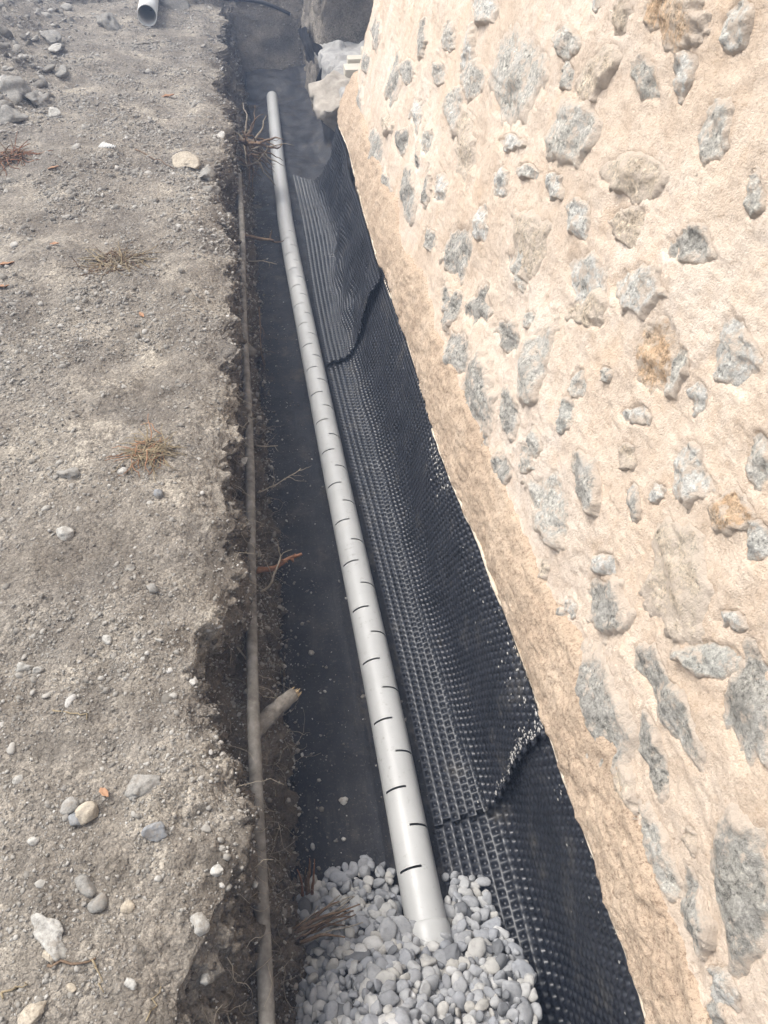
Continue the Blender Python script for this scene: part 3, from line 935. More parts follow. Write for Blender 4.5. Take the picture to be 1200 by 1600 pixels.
# mortar splashed over the near edge of the middle sheet
acc = Acc()
r = np.random.default_rng(5)
def splash(S, y, v, s):
    P = S(np.array([y]), np.array([v]), np.array([-0.0008]))[0]
    e = 0.004
    Ty = S(np.array([y + e]), np.array([v]), np.array([-0.0008]))[0] - P
    Tv = S(np.array([y]), np.array([v + e]), np.array([-0.0008]))[0] - P
    Ty /= np.linalg.norm(Ty); Tv /= np.linalg.norm(Tv)
    Nn = np.cross(Ty, Tv); Nn /= np.linalg.norm(Nn)
    if Nn[2] < 0:
        Nn = -Nn
    Vv, Ff = ICO[0]
    Vv = Vv * (1 + r.normal(0, 0.25, (len(Vv), 1)))
    acc.add(P + s * (Vv[:, :1] * Ty * r.uniform(.7, 1.8) + Vv[:, 1:2] * Tv * r.uniform(.7, 1.5) + Vv[:, 2:] * Nn * 0.35), Ff, r.random())
for _ in range(150):      # along the edge
    v = 1 - abs(r.normal(0, 0.30))
    if v < 0.05: continue
    ye = 0.905 - 0.05 * v + 0.03 * math.sin(v * 3.1)
    splash(S_mid, ye + 0.003 + abs(r.normal(0, 0.012 + 0.05 * max(0, v - .7))), v, r.lognormal(math.log(0.0022), 0.45))
for _ in range(60):      # speckles near the top
    splash(S_mid, 0.9 + abs(r.normal(0, 0.28)), 1 - abs(r.normal(0, 0.13)), r.uniform(0.001, 0.0038))
for _ in range(60):
    splash(S_mid, 1.95 + r.normal(0, 0.07), 0.97 - abs(r.normal(0, 0.05)), r.uniform(0.001, 0.005))
for _ in range(60):
    splash(S_mid, r.uniform(1.1, 3.4), 1 - abs(r.normal(0, 0.16)), r.uniform(0.0008, 0.0022))
child(obj('mortar_splash', acc.mesh('mortar_splash'), MAT['white_mortar'], kind='stuff'), r_mid)
acc = Acc()
for _ in range(45):
    splash(S_near, r.uniform(0.2, 0.85), 1 - abs(r.normal(0, 0.10)), r.uniform(0.0008, 0.0024))
child(obj('mortar_splash', acc.mesh('mortar_splash'), MAT['white_mortar'], kind='stuff'), r_near)

# pale mortar bead where the sheets meet the skirt
by = log_rows(-0.2, 5.75, 0.008, 0.9)
path = np.stack([XM(by) - 0.003, by, np.full(len(by), -0.147)], 1)
path += 0.004 * np.stack([fbm(path, 9, 3, 131), 0 * by, fbm(path, 9, 3, 132)], 1)
V, F = tube(path, 0.0055 + 0.0028 * fbm(path, 14, 3, 133), 7)
child(obj('mortar_bead', mesh_np('mortar_bead', V, F), MAT['bead_mortar']), wall)

# ------------------------------------------------------------------ slotted drain pipe
PR = 0.055
px_ = line([(0, .222), (.6, .221), (1.2, .222), (1.57, .218), (2.45, .203), (3.5, .192), (4.74, .181), (5.3, .182), (6.6, .212), (8.54, .275), (9, .29)])
ring_y = list(np.arange(0.22, 8.5, 0.045))
slotL = [0.756 + 0.2295 * k for k in range(19)]
slotR = [0.871 + 0.2295 * k for k in range(19)]
HW = 0.0033
marks = {}
for s_, side in [(v, 'L') for v in slotL] + [(v, 'R') for v in slotR]:
    ring_y = [q for q in ring_y if abs(q - s_) > 0.008]
    ring_y += [s_ - HW, s_ + HW]
    marks[round(s_ - HW, 5)] = side
ring_y = sorted(ring_y)
NA = 60
angs = np.linspace(0, 2 * math.pi, NA, endpoint=False)       # 0 = top, positive towards the wall
pv = []
for y in ring_y:
    cx = float(px_(y)); cz = FLOOR + PR + 0.006
    pv.append(np.stack([cx + PR * np.sin(angs), np.full(NA, y), cz + PR * np.cos(angs)], 1))
pv = np.array(pv)
fl = []
deg = np.degrees(angs)
mid_deg = ((deg + 3 + 180) % 360) - 180
for a in range(len(ring_y) - 1):
    side = marks.get(round(ring_y[a], 5))
    for q in range(NA):
        if side == 'L' and -60 < mid_deg[q] < 12: continue
        if side == 'R' and -3 < mid_deg[q] < 78: continue
        fl.append((a * NA + q, (a + 1) * NA + q, (a + 1) * NA + (q + 1) % NA, a * NA + (q + 1) % NA))
drain = empty('drain_pipe', 'long pale grey slotted plastic drain pipe lying along the trench floor', 'pipe', (0.2, 4.0, FLOOR))
po = child(obj('pipe_wall', mesh_np('pipe_wall', pv.reshape(-1, 3), np.array(fl)[:, ::-1]), MAT['pvc']), drain)
cy_ = np.array([0.40, 0.402, 0.59, 0.605, 0.618, 0.622, 0.623])
cr = np.array([0.0585, 0.0605, 0.0605, 0.0605, 0.0592, 0.0575, 0.0555])
cpth = np.stack([px_(cy_), cy_, np.full(len(cy_), FLOOR + PR + 0.006)], 1)
V, F = tube(cpth, cr, 48, False)
child(obj('collar', mesh_np('collar', V, F), MAT['pvc']), drain)

# ------------------------------------------------------------------ grey conduit along the bank
cyy = np.linspace(-0.6, 5.2, 120)
cpath = np.stack([XC(cyy), cyy, -0.25 + 0.012 * np.sin(cyy * 1.9) - 0.02 * smooth(3.7, 5.2, cyy)], 1)
cpath[:, 0] += 0.004 * np.sin(cyy * 3.1 + 1)
V, F = tube(cpath, 0.0168 + 0.0007 * vnoise(cpath, 12, 3), 16)
cond = obj('conduit', mesh_np('conduit', V, F), MAT['conduit'])
tag(cond, 'thin dirty grey conduit running along the left side of the trench', 'pipe')

# ------------------------------------------------------------------ pebble heap around the near end of the pipe
def heap_z(x, y):
    t = np.clip((0.80 - y - 0.035 * np.exp(-((x - 0.22) / 0.07) ** 2) + 0.05 * np.sin(x * 9 + 1) - 0.15 * np.maximum(0, -0.02 - x) - 0.25 * np.maximum(0, x - 0.36)) / 0.5, 0, 1.6)
    return FLOOR + 0.015 + 0.30 * t ** 1.3 - 0.05 * ((x - 0.15) / 0.3) ** 2 * np.clip(t, 0, 1)

heap = empty('pebble_heap', 'heap of pale grey washed pebbles burying the near pipe end', 'pebbles', (0.15, 0.4, FLOOR))
pebs = []
for layer in range(3):
    sp = 0.0245
    for gx in np.arange(-0.16, 0.52, sp):
        for gy in np.arange(-0.15, 0.9, sp * 0.92):
            x = gx + rng.normal(0, 0.0062) + layer * 0.011; y = gy + rng.normal(0, 0.0062) + layer * 0.008
            zb = heap_z(np.float64(x), np.float64(y))
            if zb < FLOOR + 0.017 and not (layer == 0 and y < 0.84 + 0.03 * rng.normal() and rng.random() < 0.0):
                continue
            z = zb - layer * 0.017 + rng.normal(0, 0.004)
            if layer and zb < FLOOR + 0.04: continue
            if x < float(XL(y)) - 0.03 or x > 0.42 + 0.02 * math.sin(y * 17): continue
            if abs(x - float(px_(y))) < PR + 0.009 and z < FLOOR + 2 * PR + 0.012 and y > 0.2:
                if z < FLOOR + 2 * PR - 0.02 or layer: continue
            s = float(np.clip(rng.lognormal(math.log(0.0132), 0.32), 0.006, 0.024))
            pebs.append((x, y, z, s, layer))
for _ in range(1):          # a stray
    x, y = rng.uniform(-0.09, 0.14), rng.uniform(0.78, 0.98)
    pebs.append((x, y, FLOOR + 0.012, rng.uniform(0.005, 0.010), 0))
variants = []
for k in range(10):
    V, F = ICO[2]
    r = np.random.default_rng(40 + k)
    V = V.copy()
    for _ in range(5):
        n = r.normal(size=3); n /= np.linalg.norm(n); d = r.uniform(.6, .85)
        q = V @ n
        V = V - (np.maximum(q - d, 0) * 0.8)[:, None] * n
    V = V * (1 + 0.15 * vnoise(V + 7 * k, 1.5, k))[:, None] * np.array([r.uniform(1.2, 1.55), 1.0, r.uniform(.45, .7)])
    V1, F1 = V[:42], ICO[1][1]        # the coarser sphere is the first part of the finer one
    variants.append((V1, F1, mesh_np('pebble', V, F)))
    variants[-1][2].materials.append(MAT['pebble'])
P3 = np.array([(q[0], q[1], q[2]) for q in pebs])
ix, iy = to_px(P3)
inview = (ix > -20) & (ix < 1220) & (iy > 0) & (iy < 1625)
dist = np.linalg.norm(P3 - CAM, axis=1)
score = np.array([q[3] for q in pebs]) / dist * np.where(np.array([q[4] for q in pebs]) == 0, 1, 0.3) * np.where(inview, 1, 0)
order = np.argsort(-score)
first = set(order[:300].tolist())
acc = Acc()
for k, (x, y, z, s, layer) in enumerate(pebs):
    vi = int(rng.integers(0, 10))
    rot = (rng.normal(0, 0.45), rng.normal(0, 0.45), rng.uniform(0, 6.28))
    if k in first:
        o = bpy.data.objects.new('pebble', variants[vi][2]); C.objects.link(o)
        put(o, (x, y, z), rot, (s, s, s)); child(o, heap)
    else:
        Mr = np.array(Matrix.Identity(3)) if False else np.array(__import__('mathutils').Euler(rot).to_matrix())
        acc.add((variants[vi][0] * s) @ Mr.T + np.array([x, y, z]), variants[vi][1], rng.random())
child(obj('pebbles', acc.mesh('pebbles'), MAT['pebble'], kind='stuff'), heap)

# ------------------------------------------------------------------ grit, stones and clods of the bank
grit = Acc()
def scatter(acc, P, s, tone, base_sets):
    n = len(P)
    which = rng.integers(0, len(base_sets), n)
    for w, (V, F) in enumerate(base_sets):
        idx = np.where(which == w)[0]
        if not len(idx): continue
        a = rng.uniform(0, 6.28, len(idx)); ca, sa = np.cos(a), np.sin(a)
        sc = s[idx][:, None, None] * rng.uniform(.7, 1.3, (len(idx), 1, 3))
        Q = V[None] * sc
        X = Q[..., 0] * ca[:, None] - Q[..., 1] * sa[:, None]
        Y = Q[..., 0] * sa[:, None] + Q[..., 1] * ca[:, None]
        tl = rng.normal(0, .4, (len(idx), 1))
        Zq = Q[..., 2] + tl * X
        VV = np.stack([X, Y, Zq], -1) + P[idx][:, None]
        FF = (F[None] + (np.arange(len(idx)) * len(V))[:, None, None]).reshape(-1, F.shape[1])
        acc.F.setdefault(F.shape[1], []).append(FF + acc.n)
        acc.V.append(VV.reshape(-1, 3)); acc.n += len(V) * len(idx)
        acc.tone.append(np.repeat(tone[idx], len(V)))

small_rocks = [rock_shape(0, 200 + k, 0.3, 3, 0.75) for k in range(8)]
_o = np.array([(1, 0, 0), (-1, 0, 0), (0, 1, 0), (0, -1, 0), (0, 0, .8), (0, 0, -.8)], float)
_of = np.array([(0, 2, 4), (2, 1, 4), (1, 3, 4), (3, 0, 4), (2, 0, 5), (1, 2, 5), (3, 1, 5), (0, 3, 5)])
tiny_rocks = [(_o * (1 + np.random.default_rng(k).normal(0, .22, (6, 3))), _of) for k in range(8)]
# sample vertices of the ground mesh that the picture shows
GP = G2.reshape(-1, 3)
gix, giy = to_px(GP)
vis = (gix > -40) & (gix < 620) & (giy > -40) & (giy < 1640) & (GP[:, 1] > 0.05) & (infloor.ravel() < 0.5)
cand = np.where(vis)[0]
dens = fbm(GP[cand] * np.array([1, 1, 0.3]), 3.3, 3, 141)
clump = fbm(GP[cand], 14, 2, 143)
wgt = np.clip(0.5 + 0.75 * dens + 0.4 * clump, 0.04, None) * np.where(dampv.ravel()[cand] > .7, 0.8, 1.0)
# even out: columns are denser near the edge
dd = np.linalg.norm(GP[cand] - CAM, axis=1)
colw = np.linalg.norm(np.gradient(G, axis=1), axis=2).ravel()[cand] * np.linalg.norm(np.gradient(G, axis=0), axis=2).ravel()[cand]
pr = wgt * colw / dd ** 1.3
pr /= pr.sum()
for cnt, s0, sd_, mx_, shapes in ((47000, 0.0021, 0.45, 0.005, tiny_rocks), (9000, 0.0042, 0.4, 0.010, small_rocks)):
    pick = rng.choice(cand, cnt, p=pr)
    Pg = GP[pick] + rng.normal(0, 0.004, (len(pick), 3)) * np.array([1, 1, 0])
    dg = np.linalg.norm(Pg - CAM, axis=1)
    sg = np.clip(rng.lognormal(math.log(s0), sd_, len(pick)), 0.001, mx_) * np.clip(dg / 2.0, 0.8, 2.2)
    scatter(grit, Pg, sg, rng.beta(1.8, 2.8, len(pick)), shapes)
gr = obj('gravel', grit.mesh('gravel', False), MAT['grit'], kind='stuff')
tag(gr, 'loose grey grit and small gravel strewn over the earth bank', 'gravel')

crumbs = Acc()
LV = Lg.reshape(-1, 3)
ls = np.where((LV[:, 1] > 0.6) & (LV[:, 1] < 7) & (LV[:, 0] < 0.3) & (LV[:, 2] < FLOOR + 0.04))[0]
lw = np.exp(-(LV[ls, 0] - XL(LV[ls, 1])) / 0.07) + 0.25 * np.clip(fbm(LV[ls], 4, 3, 145), 0, 1)
pk = rng.choice(ls, 4800, p=lw / lw.sum())
scatter(crumbs, LV[pk] + rng.normal(0, .012, (4800, 3)) * np.array([1, 1, 0]) + np.array([0, 0, 0.001]), np.clip(rng.lognormal(math.log(0.0019), 0.65, 4800), .0008, .012), rng.beta(1.2, 3, 4800), small_rocks)
cr_ = obj('soil_crumbs', crumbs.mesh('soil_crumbs', False), MAT['grit'], kind='stuff')
tag(cr_, 'soil crumbs fallen on the black liner', 'soil')

# medium stones pressed into the bank: pieces of the ground
mids = [rock_shape(1, 300 + k, 0.28, 5, 0.6) for k in range(12)]
mid_me = []
for V, F in mids:
    me = mesh_np('stone', V, F, False); me.materials.append(MAT['grit']); mid_me.append(me)
pick = rng.choice(cand, 300, p=pr)
for k in pick:
    P = GP[k]
    d_ = np.linalg.norm(P - CAM)
    s = float(np.clip(rng.lognormal(math.log(0.0078), 0.42), 0.0045, 0.022)) * min(1.9, max(.9, d_ / 2.2))
    o = bpy.data.objects.new('stone', mid_me[int(rng.integers(0, 12))]); C.objects.link(o)
    put(o, P + np.array([0, 0, -s * 0.12]), (rng.normal(0, .3), rng.normal(0, .3), rng.uniform(0, 6.28)), (s * rng.uniform(.8, 1.4), s, s))
    o.parent = ground

# dark clods hanging in the cut face
clods = Acc()
cf = np.where(vis & (GP[:, 2] < -0.05) & (GP[:, 2] > -0.66))[0]
pk = rng.choice(cf, 1500)
scatter(clods, GP[pk], np.clip(rng.lognormal(math.log(0.006), 0.5, len(pk)), .002, .02), rng.random(len(pk)), [rock_shape(0, 400 + k, 0.4, 2, 0.85, 2.0) for k in range(6)])
cm = clods.mesh('clods')
point_attr(cm, 'damp', np.full(len(cm.vertices), 0.9))
co = obj('soil_clods', cm, MAT['soil'], kind='stuff'); co.parent = ground

# single rocks
RK = [  # px, py, half width px, half height px, material, label
    (293, 252, 18, 12, 'beige_rock', 'flat beige stone near the trench edge in the upper left', 0.5),
    (172, 34, 20, 22, 'grey_rock', 'large grey boulder left of the short white pipe', 0.8),
    (80, 60, 16, 14, 'grey_rock', 'angular grey rock high on the rubble slope', 0.7),
    (90, 72, 12, 18, 'pale_rock', 'slanted pale slab on the rubble slope', 0.5),
    (22, 142, 24, 16, 'grey_rock', 'largest grey rock on the left border at the rubble slope', 0.8),
    (58, 155, 18, 13, 'grey_rock', 'grey rock right beside the largest rock of the rubble slope', 0.7),
    (18, 182, 22, 13, 'grey_rock', 'broad grey rock below the largest rock of the rubble slope', 0.6),
    (85, 178, 16, 9, 'pale_rock', 'flat pale stone at the foot of the rubble slope', 0.5),
    (100, 112, 14, 8, 'grey_rock', 'flat grey slab at the lower end of the rubble slope', 0.5),
    (345, 212, 8, 5, 'pale_rock', 'small whitish stone on the trench rim above the beige stone', 0.7),
    (322, 272, 13, 10, 'grey_rock', 'grey clod shaped stone right below the flat beige stone', 0.6),
    (330, 297, 12, 8, 'grey_rock', 'rough grey stone on the crumbling rim', 0.6),
    (306, 740, 0, 0, None, '', 0),
    (106, 740, 15, 11, 'grey_rock', 'flat grey stone left of the lower straw tuft', 0.5),
    (248, 771, 6.5, 6, 'blue_rock', 'small round blue grey pebble below the lower straw tuft', 0.9),
    (192, 738, 8, 6, 'pale_rock', 'small pale stone between the lower straw tuft and the flat grey stone', 0.6),
    (102, 832, 12, 8, 'pale_rock', 'knobbly pale stone in the middle of the left bank', 0.7),
    (203, 888, 8, 5, 'grey_rock', 'small oval grey stone in the middle of the bank', 0.7),
    (240, 917, 8, 7, 'grey_rock', 'small faceted grey stone near the bare sandy patch', 0.8),
    (38, 1042, 11, 7, 'pale_rock', 'pinkish pale oval stone near the left border', 0.7),
    (60, 1047, 9, 7, 'pale_rock', 'white lumpy stone beside the pinkish oval stone', 0.8),
    (168, 998, 6, 7, 'pale_rock', 'small upright pale pebble on the open gravel', 0.8),
    (222, 1225, 26, 17, 'grey_rock', 'large flat grey slab stone above the bluish mortar lump', 0.45),
    (137, 1269, 16, 13, 'beige_rock', 'rounded speckled pale stone beside the dark blue grey pebble', 0.8),
    (120, 1278, 11, 10, 'blue_rock', 'smooth dark blue grey pebble touching the speckled pale stone', 0.7),
    (110, 1257, 14, 11, 'grey_rock', 'flat grey stone behind the dark blue grey pebble', 0.5),
    (242, 1297, 17, 14, 'blue_rock', 'bluish crumbly lump of mortar alone on the sandy patch', 0.8),
    (135, 1378, 11, 17, 'grey_rock', 'upright grey wedge stone above the smooth flat pebble', 0.7),
    (154, 1408, 13.5, 12, 'grey_rock', 'smooth round flat grey pebble on the lower bank', 0.6),
    (80, 1453, 17, 32, 'pale_rock', 'long whitish stone, biggest on the lower bank', 0.8),
    (78, 1491, 11, 11, 'beige_rock', 'brown stone touching the end of the long whitish stone', 0.7),
    (200, 1416, 9, 8, 'beige_rock', 'small yellowish stone right of the smooth round pebble', 0.7),
    (48, 1592, 24, 14, 'beige_rock', 'tan rock cut by the bottom left border', 0.7),
    (312, 1438, 14, 14, 'pale_rock', 'pale crumbly stone on the rim above the dark hollow', 0.8),
    (53, 1312, 8, 6, 'pale_rock', 'oval white pebble on the lower left gravel', 0.7),
    (28, 1218, 8, 5, 'pale_rock', 'flat whitish pebble near the left border above the oval one', 0.6),
    (340, 1357, 11, 7, 'pale_rock', 'whitish broken stone near the trench rim', 0.7),
    (321, 1527, 8, 7, 'pale_rock', 'pinkish stone sitting at the lip of the hollow', 0.8),
    (205, 1534, 7, 10, 'pale_rock', 'narrow pale stone on the lowest part of the bank', 0.7),
    (112, 1543, 7, 9, 'beige_rock', 'small olive beige stone in the bottom left gravel', 0.7),
    (383, 721, 8, 6, 'pale_rock', 'pale stone resting against the conduit', 0.7),
    (303, 1065, 6, 7, 'pale_rock', 'small pale stone stuck at the rim of the big hollow', 0.8),
]
for k, (px, py, hw, hh, mk, lab, flat) in enumerate(RK):
    if not mk: continue
    P = hit(px, py + hh * 0.3)
    depth = -((P - CAM) @ ROT)[2]
    sx = hw * depth / FPX
    d = ray_dir(px, py)
    fore = max(0.35, abs(d[2]))
    sy_ = min(hh * depth / FPX / fore, sx * 2.2)
    smooth_peb = 'pebble' in lab
    V, F = rock_shape(3 if hw > 14 else 2, 700 + k, 0.16 if smooth_peb else 0.3, 1 if smooth_peb else 6, 1.0)
    V = V * np.array([sx, sy_, flat * min(sx, sy_)]) * (1.12 if py > 220 else 0.95)
    ang = math.atan2(-d[0], d[1])
    me = mesh_np('stone', V, F, smooth_peb)
    o = obj('rounded_pebble' if smooth_peb else 'loose_stone', me, MAT[mk])
    put(o, P + np.array([0, 0, flat * min(sx, sy_) * 0.3]), (0, 0, ang))
    tag(o, lab, 'pebble' if smooth_peb else 'rock', 'single stones lying on the earth bank')

# angular rubble of the slope at the upper left: pieces of the ground
for k in range(150):
    px, py = rng.uniform(-5, 125), rng.uniform(-5, 175)
    if px > 130 - py * 0.35: continue
    P = hit(px, py)
    s = float(np.clip(rng.lognormal(math.log(0.02), 0.5), 0.008, 0.055))
    o = bpy.data.objects.new('stone', mid_me[int(rng.integers(0, 12))]); C.objects.link(o)
    put(o, P + np.array([0, 0, s * .2]), (rng.normal(0, .5), rng.normal(0, .5), rng.uniform(0, 6.28)), (s * rng.uniform(.8, 1.6), s, s))
    o.parent = ground

# ------------------------------------------------------------------ roots
def root_path(p0, d0, length, n, curl, seed, droop=0.0):
    r = np.random.default_rng(seed)
    P = [np.array(p0, float)]
    d = np.array(d0, float); d /= np.linalg.norm(d)
    for k in range(n):
        d = d + r.normal(0, curl, 3) + np.array([0, 0, -droop])
        d /= np.linalg.norm(d)
        P.append(P[-1] + d * length / n)
    return np.array(P)

def bank_point(px, py):
    return hit(px, py)

# broken stub of a thick root
P = np.array([-0.165, 1.10, -0.33])
stub = empty('root_stub', 'thick broken root stub with splintered end sticking out under the conduit', 'root', P)
tip = np.array([-0.060, 1.19, -0.335])
path = np.array([P + (tip - P) * t + np.array([0, 0, 0.006 * math.sin(t * 3)]) for t in np.linspace(-0.3, 1, 14)])
V, F = tube(path, np.linspace(0.026, 0.019, 14) * (1 + 0.05 * np.sin(np.arange(14) * 2.1)), 18)
V = V + 0.0028 * np.stack([fbm(V, 40, 3, 151), fbm(V, 40, 3, 152), fbm(V, 40, 3, 153)], 1)
child(obj('bark', mesh_np('bark', V, F), MAT['bark']), stub)
acc = Acc()
r = np.random.default_rng(8)
dirt = (tip - P) / np.linalg.norm(tip - P)
for k in range(16):
    a = r.uniform(0, 6.28); rr = 0.015 * math.sqrt(r.random())
    q = tip - dirt * 0.012 + np.array([-dirt[1] * math.cos(a) * rr, dirt[0] * math.cos(a) * rr, math.sin(a) * rr])
    L = r.uniform(0.016, 0.034) * (1.5 if k < 2 else 1)
    V, F = tube(np.array([q, q + dirt * L * .6, q + dirt * L]), [0.005, 0.0035, 0.0008], 5)
    acc.add(V, F)
child(obj('splinters', acc.mesh('splinters', False), MAT['split_wood']), stub)

def root_thing(label, start, d0, length, rad, mk, seed, branches=3, curl=0.25, droop=0.02, name='root'):
    rt = empty(name, label, 'root', start)
    path = root_path(start, d0, length, 14, curl * 0.5, seed, droop)
    V, F = tube(path, np.linspace(rad, rad * 0.45, len(path)) * (1 + 0.12 * np.sin(np.arange(len(path)) * 1.7)), 9)
    child(obj('stem', mesh_np('stem', V, F), MAT[mk]), rt)
    r = np.random.default_rng(seed + 1)
    for b_ in range(branches):
        k = int(r.integers(5, len(path) - 1))
        dd_ = path[k] - path[k - 1]
        dd_ = dd_ / np.linalg.norm(dd_) + r.normal(0, 0.6, 3)
        bp = root_path(path[k], dd_, length * r.uniform(0.25, 0.55), 9, curl, seed + 10 + b_, droop)
        V, F = tube(bp, np.linspace(rad * 0.45, rad * 0.1, len(bp)), 6)
        child(obj('rootlet', mesh_np('rootlet', V, F), MAT[mk]), rt)
    return rt

def bp(px, py, z):
    return at_z(px, py, z)

root_thing('reddish peeled root reaching over the black liner from under the conduit', bp(400, 892, -0.36), bp(468, 872, -0.34) - bp(400, 892, -0.36), 0.17, 0.011, 'red_root', 21, 4, 0.3, 0.0)
root_thing('thin grey forked root just below the reddish peeled root', bp(405, 925, -0.38), bp(466, 910, -0.36) - bp(405, 925, -0.38), 0.155, 0.0048, 'pale_root', 31, 3, 0.3, 0.0)
root_thing('bare branching rootlet crossing over the conduit beside the big hollow', bp(340, 975, -0.2), bp(445, 1085, -0.3) - bp(340, 975, -0.17), 0.27, 0.0034, 'pale_root', 43, 6, 0.28, 0.0)
root_thing('pale snapped root twig level with the lower straw tuft', bp(398, 696, -0.36), bp(440, 702, -0.35) - bp(398, 696, -0.36), 0.13, 0.0035, 'pale_root', 52, 2, 0.2, 0.0)
root_thing('wiry root with two forks above the red root', bp(400, 770, -0.4), bp(470, 762, -0.38) - bp(400, 770, -0.4), 0.2, 0.003, 'pale_root', 63, 5, 0.3, 0.0)
root_thing('brown root poking out of the bank high in the trench', bp(378, 368, -0.38), bp(420, 376, -0.4) - bp(378, 368, -0.38), 0.2, 0.014, 'root', 71, 2, 0.2, 0.0)
root_thing('curved hanging root beside the conduit in the middle of the trench', bp(405, 480, -0.35), bp(425, 560, -0.5) - bp(405, 480, -0.35), 0.32, 0.004, 'root', 83, 5, 0.3, 0.03)
root_thing('slim pale root across the liner near the top', bp(388, 408, -0.42), bp(432, 412, -0.44) - bp(388, 408, -0.42), 0.17, 0.004, 'pale_root', 87, 2, 0.25, 0.0)

# tangle of torn roots hanging beside the pipe near the far end
q0 = np.array([-0.05, 5.7, -0.26])
tang = empty('root_tangle', 'shaggy brown tangle of torn roots hanging beside the far pipe', 'root', q0)
r = np.random.default_rng(77)
for k in range(46):
    st = q0 + r.normal(0, 0.05, 3) * np.array([0.5, 1.3, 0.7])
    d0 = np.array([r.uniform(0.4, 1), r.normal(0, 0.5), r.normal(-0.1, 0.45)])
    path = root_path(st, d0, r.uniform(0.15, 0.36), 10, 0.28, 800 + k, 0.05)
    V, F = tube(path, np.linspace(r.uniform(.005, .014), 0.0018, len(path)), 6)
    child(obj('root_strand', mesh_np('root_strand', V, F), MAT['root'] if r.random() < .5 else MAT['pale_root']), tang)

# shredded root lying at the left of the pebble heap
q1 = np.array([-0.10, 0.66, -0.545])
shr = empty('shredded_root', 'shredded brown root lying across the left rim of the pebble heap', 'root', q1)
for k in range(15):
    st = q1 + r.normal(0, 0.009, 3) + np.array([-0.02, -0.03, 0])
    path = root_path(st, np.array([0.85, 0.32 + r.normal(0, 0.14), 0.12 + r.normal(0, .1)]), r.uniform(0.09, 0.2), 9, 0.11, 850 + k, 0.02)
    V, F = tube(path, np.linspace(r.uniform(.003, .008), 0.0015, len(path)), 6)
    child(obj('root_strand', mesh_np('root_strand', V, F), MAT['bark'] if r.random() < .5 else MAT['root']), shr)
q2 = np.array([-0.085, 0.755, -0.62])
shr2 = empty('torn_root', 'upright torn reddish root splinter left of the pebble heap', 'root', q2)
for k in range(6):
    path = root_path(q2 + r.normal(0, 0.006, 3), np.array([0.08, 0.25 + r.normal(0, .08), 0.75]), r.uniform(0.08, 0.15), 8, 0.08, 880 + k)
    V, F = tube(path, np.linspace(r.uniform(.004, .007), 0.0012, len(path)), 6)
    child(obj('root_strand', mesh_np('root_strand', V, F), MAT['red_root'] if k % 2 else MAT['root']), shr2)

# hair roots in the cut face
hair = Acc()
cfn = np.where(vis & (GP[:, 2] < -0.06) & (GP[:, 2] > -0.62) & (GP[:, 1] < 6.5))[0]
for k in range(420):
    P = GP[int(rng.choice(cfn))]
    path = root_path(P, np.array([rng.uniform(0.2, 1), rng.normal(0, .7), rng.normal(-.1, .6)]), rng.uniform(0.03, 0.15), 7, 0.38, 3000 + k, 0.05)
    V, F = tube(path, np.linspace(rng.uniform(.0007, .0015), 0.0004, len(path)), 3, False)
    hair.add(V, F, rng.random())
ho = obj('hair_roots', hair.mesh('hair_roots'), MAT['pale_root'], kind='stuff'); ho.parent = ground

# ------------------------------------------------------------------ straw tufts, leaves, twigs, scraps
def tuft(px, py, spread_px, nbl, label, seed, mks=('straw',)):
    P = hit(px, py)
    depth = -((P - CAM) @ ROT)[2]
    s = spread_px * depth / FPX
    r = np.random.default_rng(seed)
    root = empty('straw_tuft', label, 'dry grass', P, 'straw tufts on the bank')
    a2 = {m_: Acc() for m_ in mks}
    for k in range(nbl):
        a = r.uniform(0, 6.28); L = s * r.uniform(.5, 1.25)
        st = P + np.array([r.normal(0, s * .25), r.normal(0, s * .25), 0.002])
        path = root_path(st, np.array([math.cos(a), math.sin(a), r.uniform(.05, .6)]), L, 7, 0.24, seed * 100 + k, 0.15)
        g = np.array([drop(q[0], q[1])[2] for q in path])
        path[:, 2] = np.maximum(path[:, 2], g + 0.002)
        V, F = tube(path, np.linspace(0.0018, 0.0008, len(path)) * max(1, depth / 2.0), 4)
        a2[mks[int(r.integers(0, len(mks)))]].add(V, F)
    for m_, ac in a2.items():
        child(obj('blades', ac.mesh('blades'), MAT[m_], kind='stuff'), root)
tuft(180, 412, 52, 190, 'upper round tuft of dry straw on the earth bank', 5, ('straw', 'root', 'pale_root'))
tuft(232, 705, 52, 120, 'lower flattened tuft of dry straw with reddish blades', 6, ('straw', 'straw', 'leaf'))
tuft(20, 245, 45, 70, 'reddish dry stalk tuft at the foot of the rubble on the left border', 7, ('root', 'red_root'))

def leaf(px, py, size_px, rot, label, seed):
    P = hit(px, py)
    depth = -((P - CAM) @ ROT)[2]
    s = size_px * depth / FPX
    u = np.linspace(-1, 1, 9); v = np.linspace(-1, 1, 5)
    U, Vv = np.meshgrid(u, v, indexing='ij')
    wdt = 0.42 * (1 - U ** 2) ** 0.8 * (1 - 0.3 * U) * (1 + 0.12 * np.sin(U * 9 + seed))
    X = U; Y = Vv * wdt
    Zl = 0.25 * np.abs(Vv) * (1 - U ** 2) + 0.22 * U ** 2 + 0.05 * np.sin(U * 6 + Vv * 3)
    V = np.stack([X, Y, Zl], -1).reshape(-1, 3) * s
    me = mesh_np('leaf', V, grid_faces(9, 5))
    o = obj('fallen_leaf', me, MAT['leaf'])
    sm_ = o.modifiers.new('thickness', 'SOLIDIFY'); sm_.thickness = 0.0006
    put(o, P + np.array([0, 0, 0.003]), (random.uniform(-.2, .2), random.uniform(-.2, .2), rot))
    tag(o, label, 'leaf', 'fallen leaves on the bank')
leaf(84, 264, 9, 0.1, 'small orange fallen leaf left of the striped plastic scrap', 1)
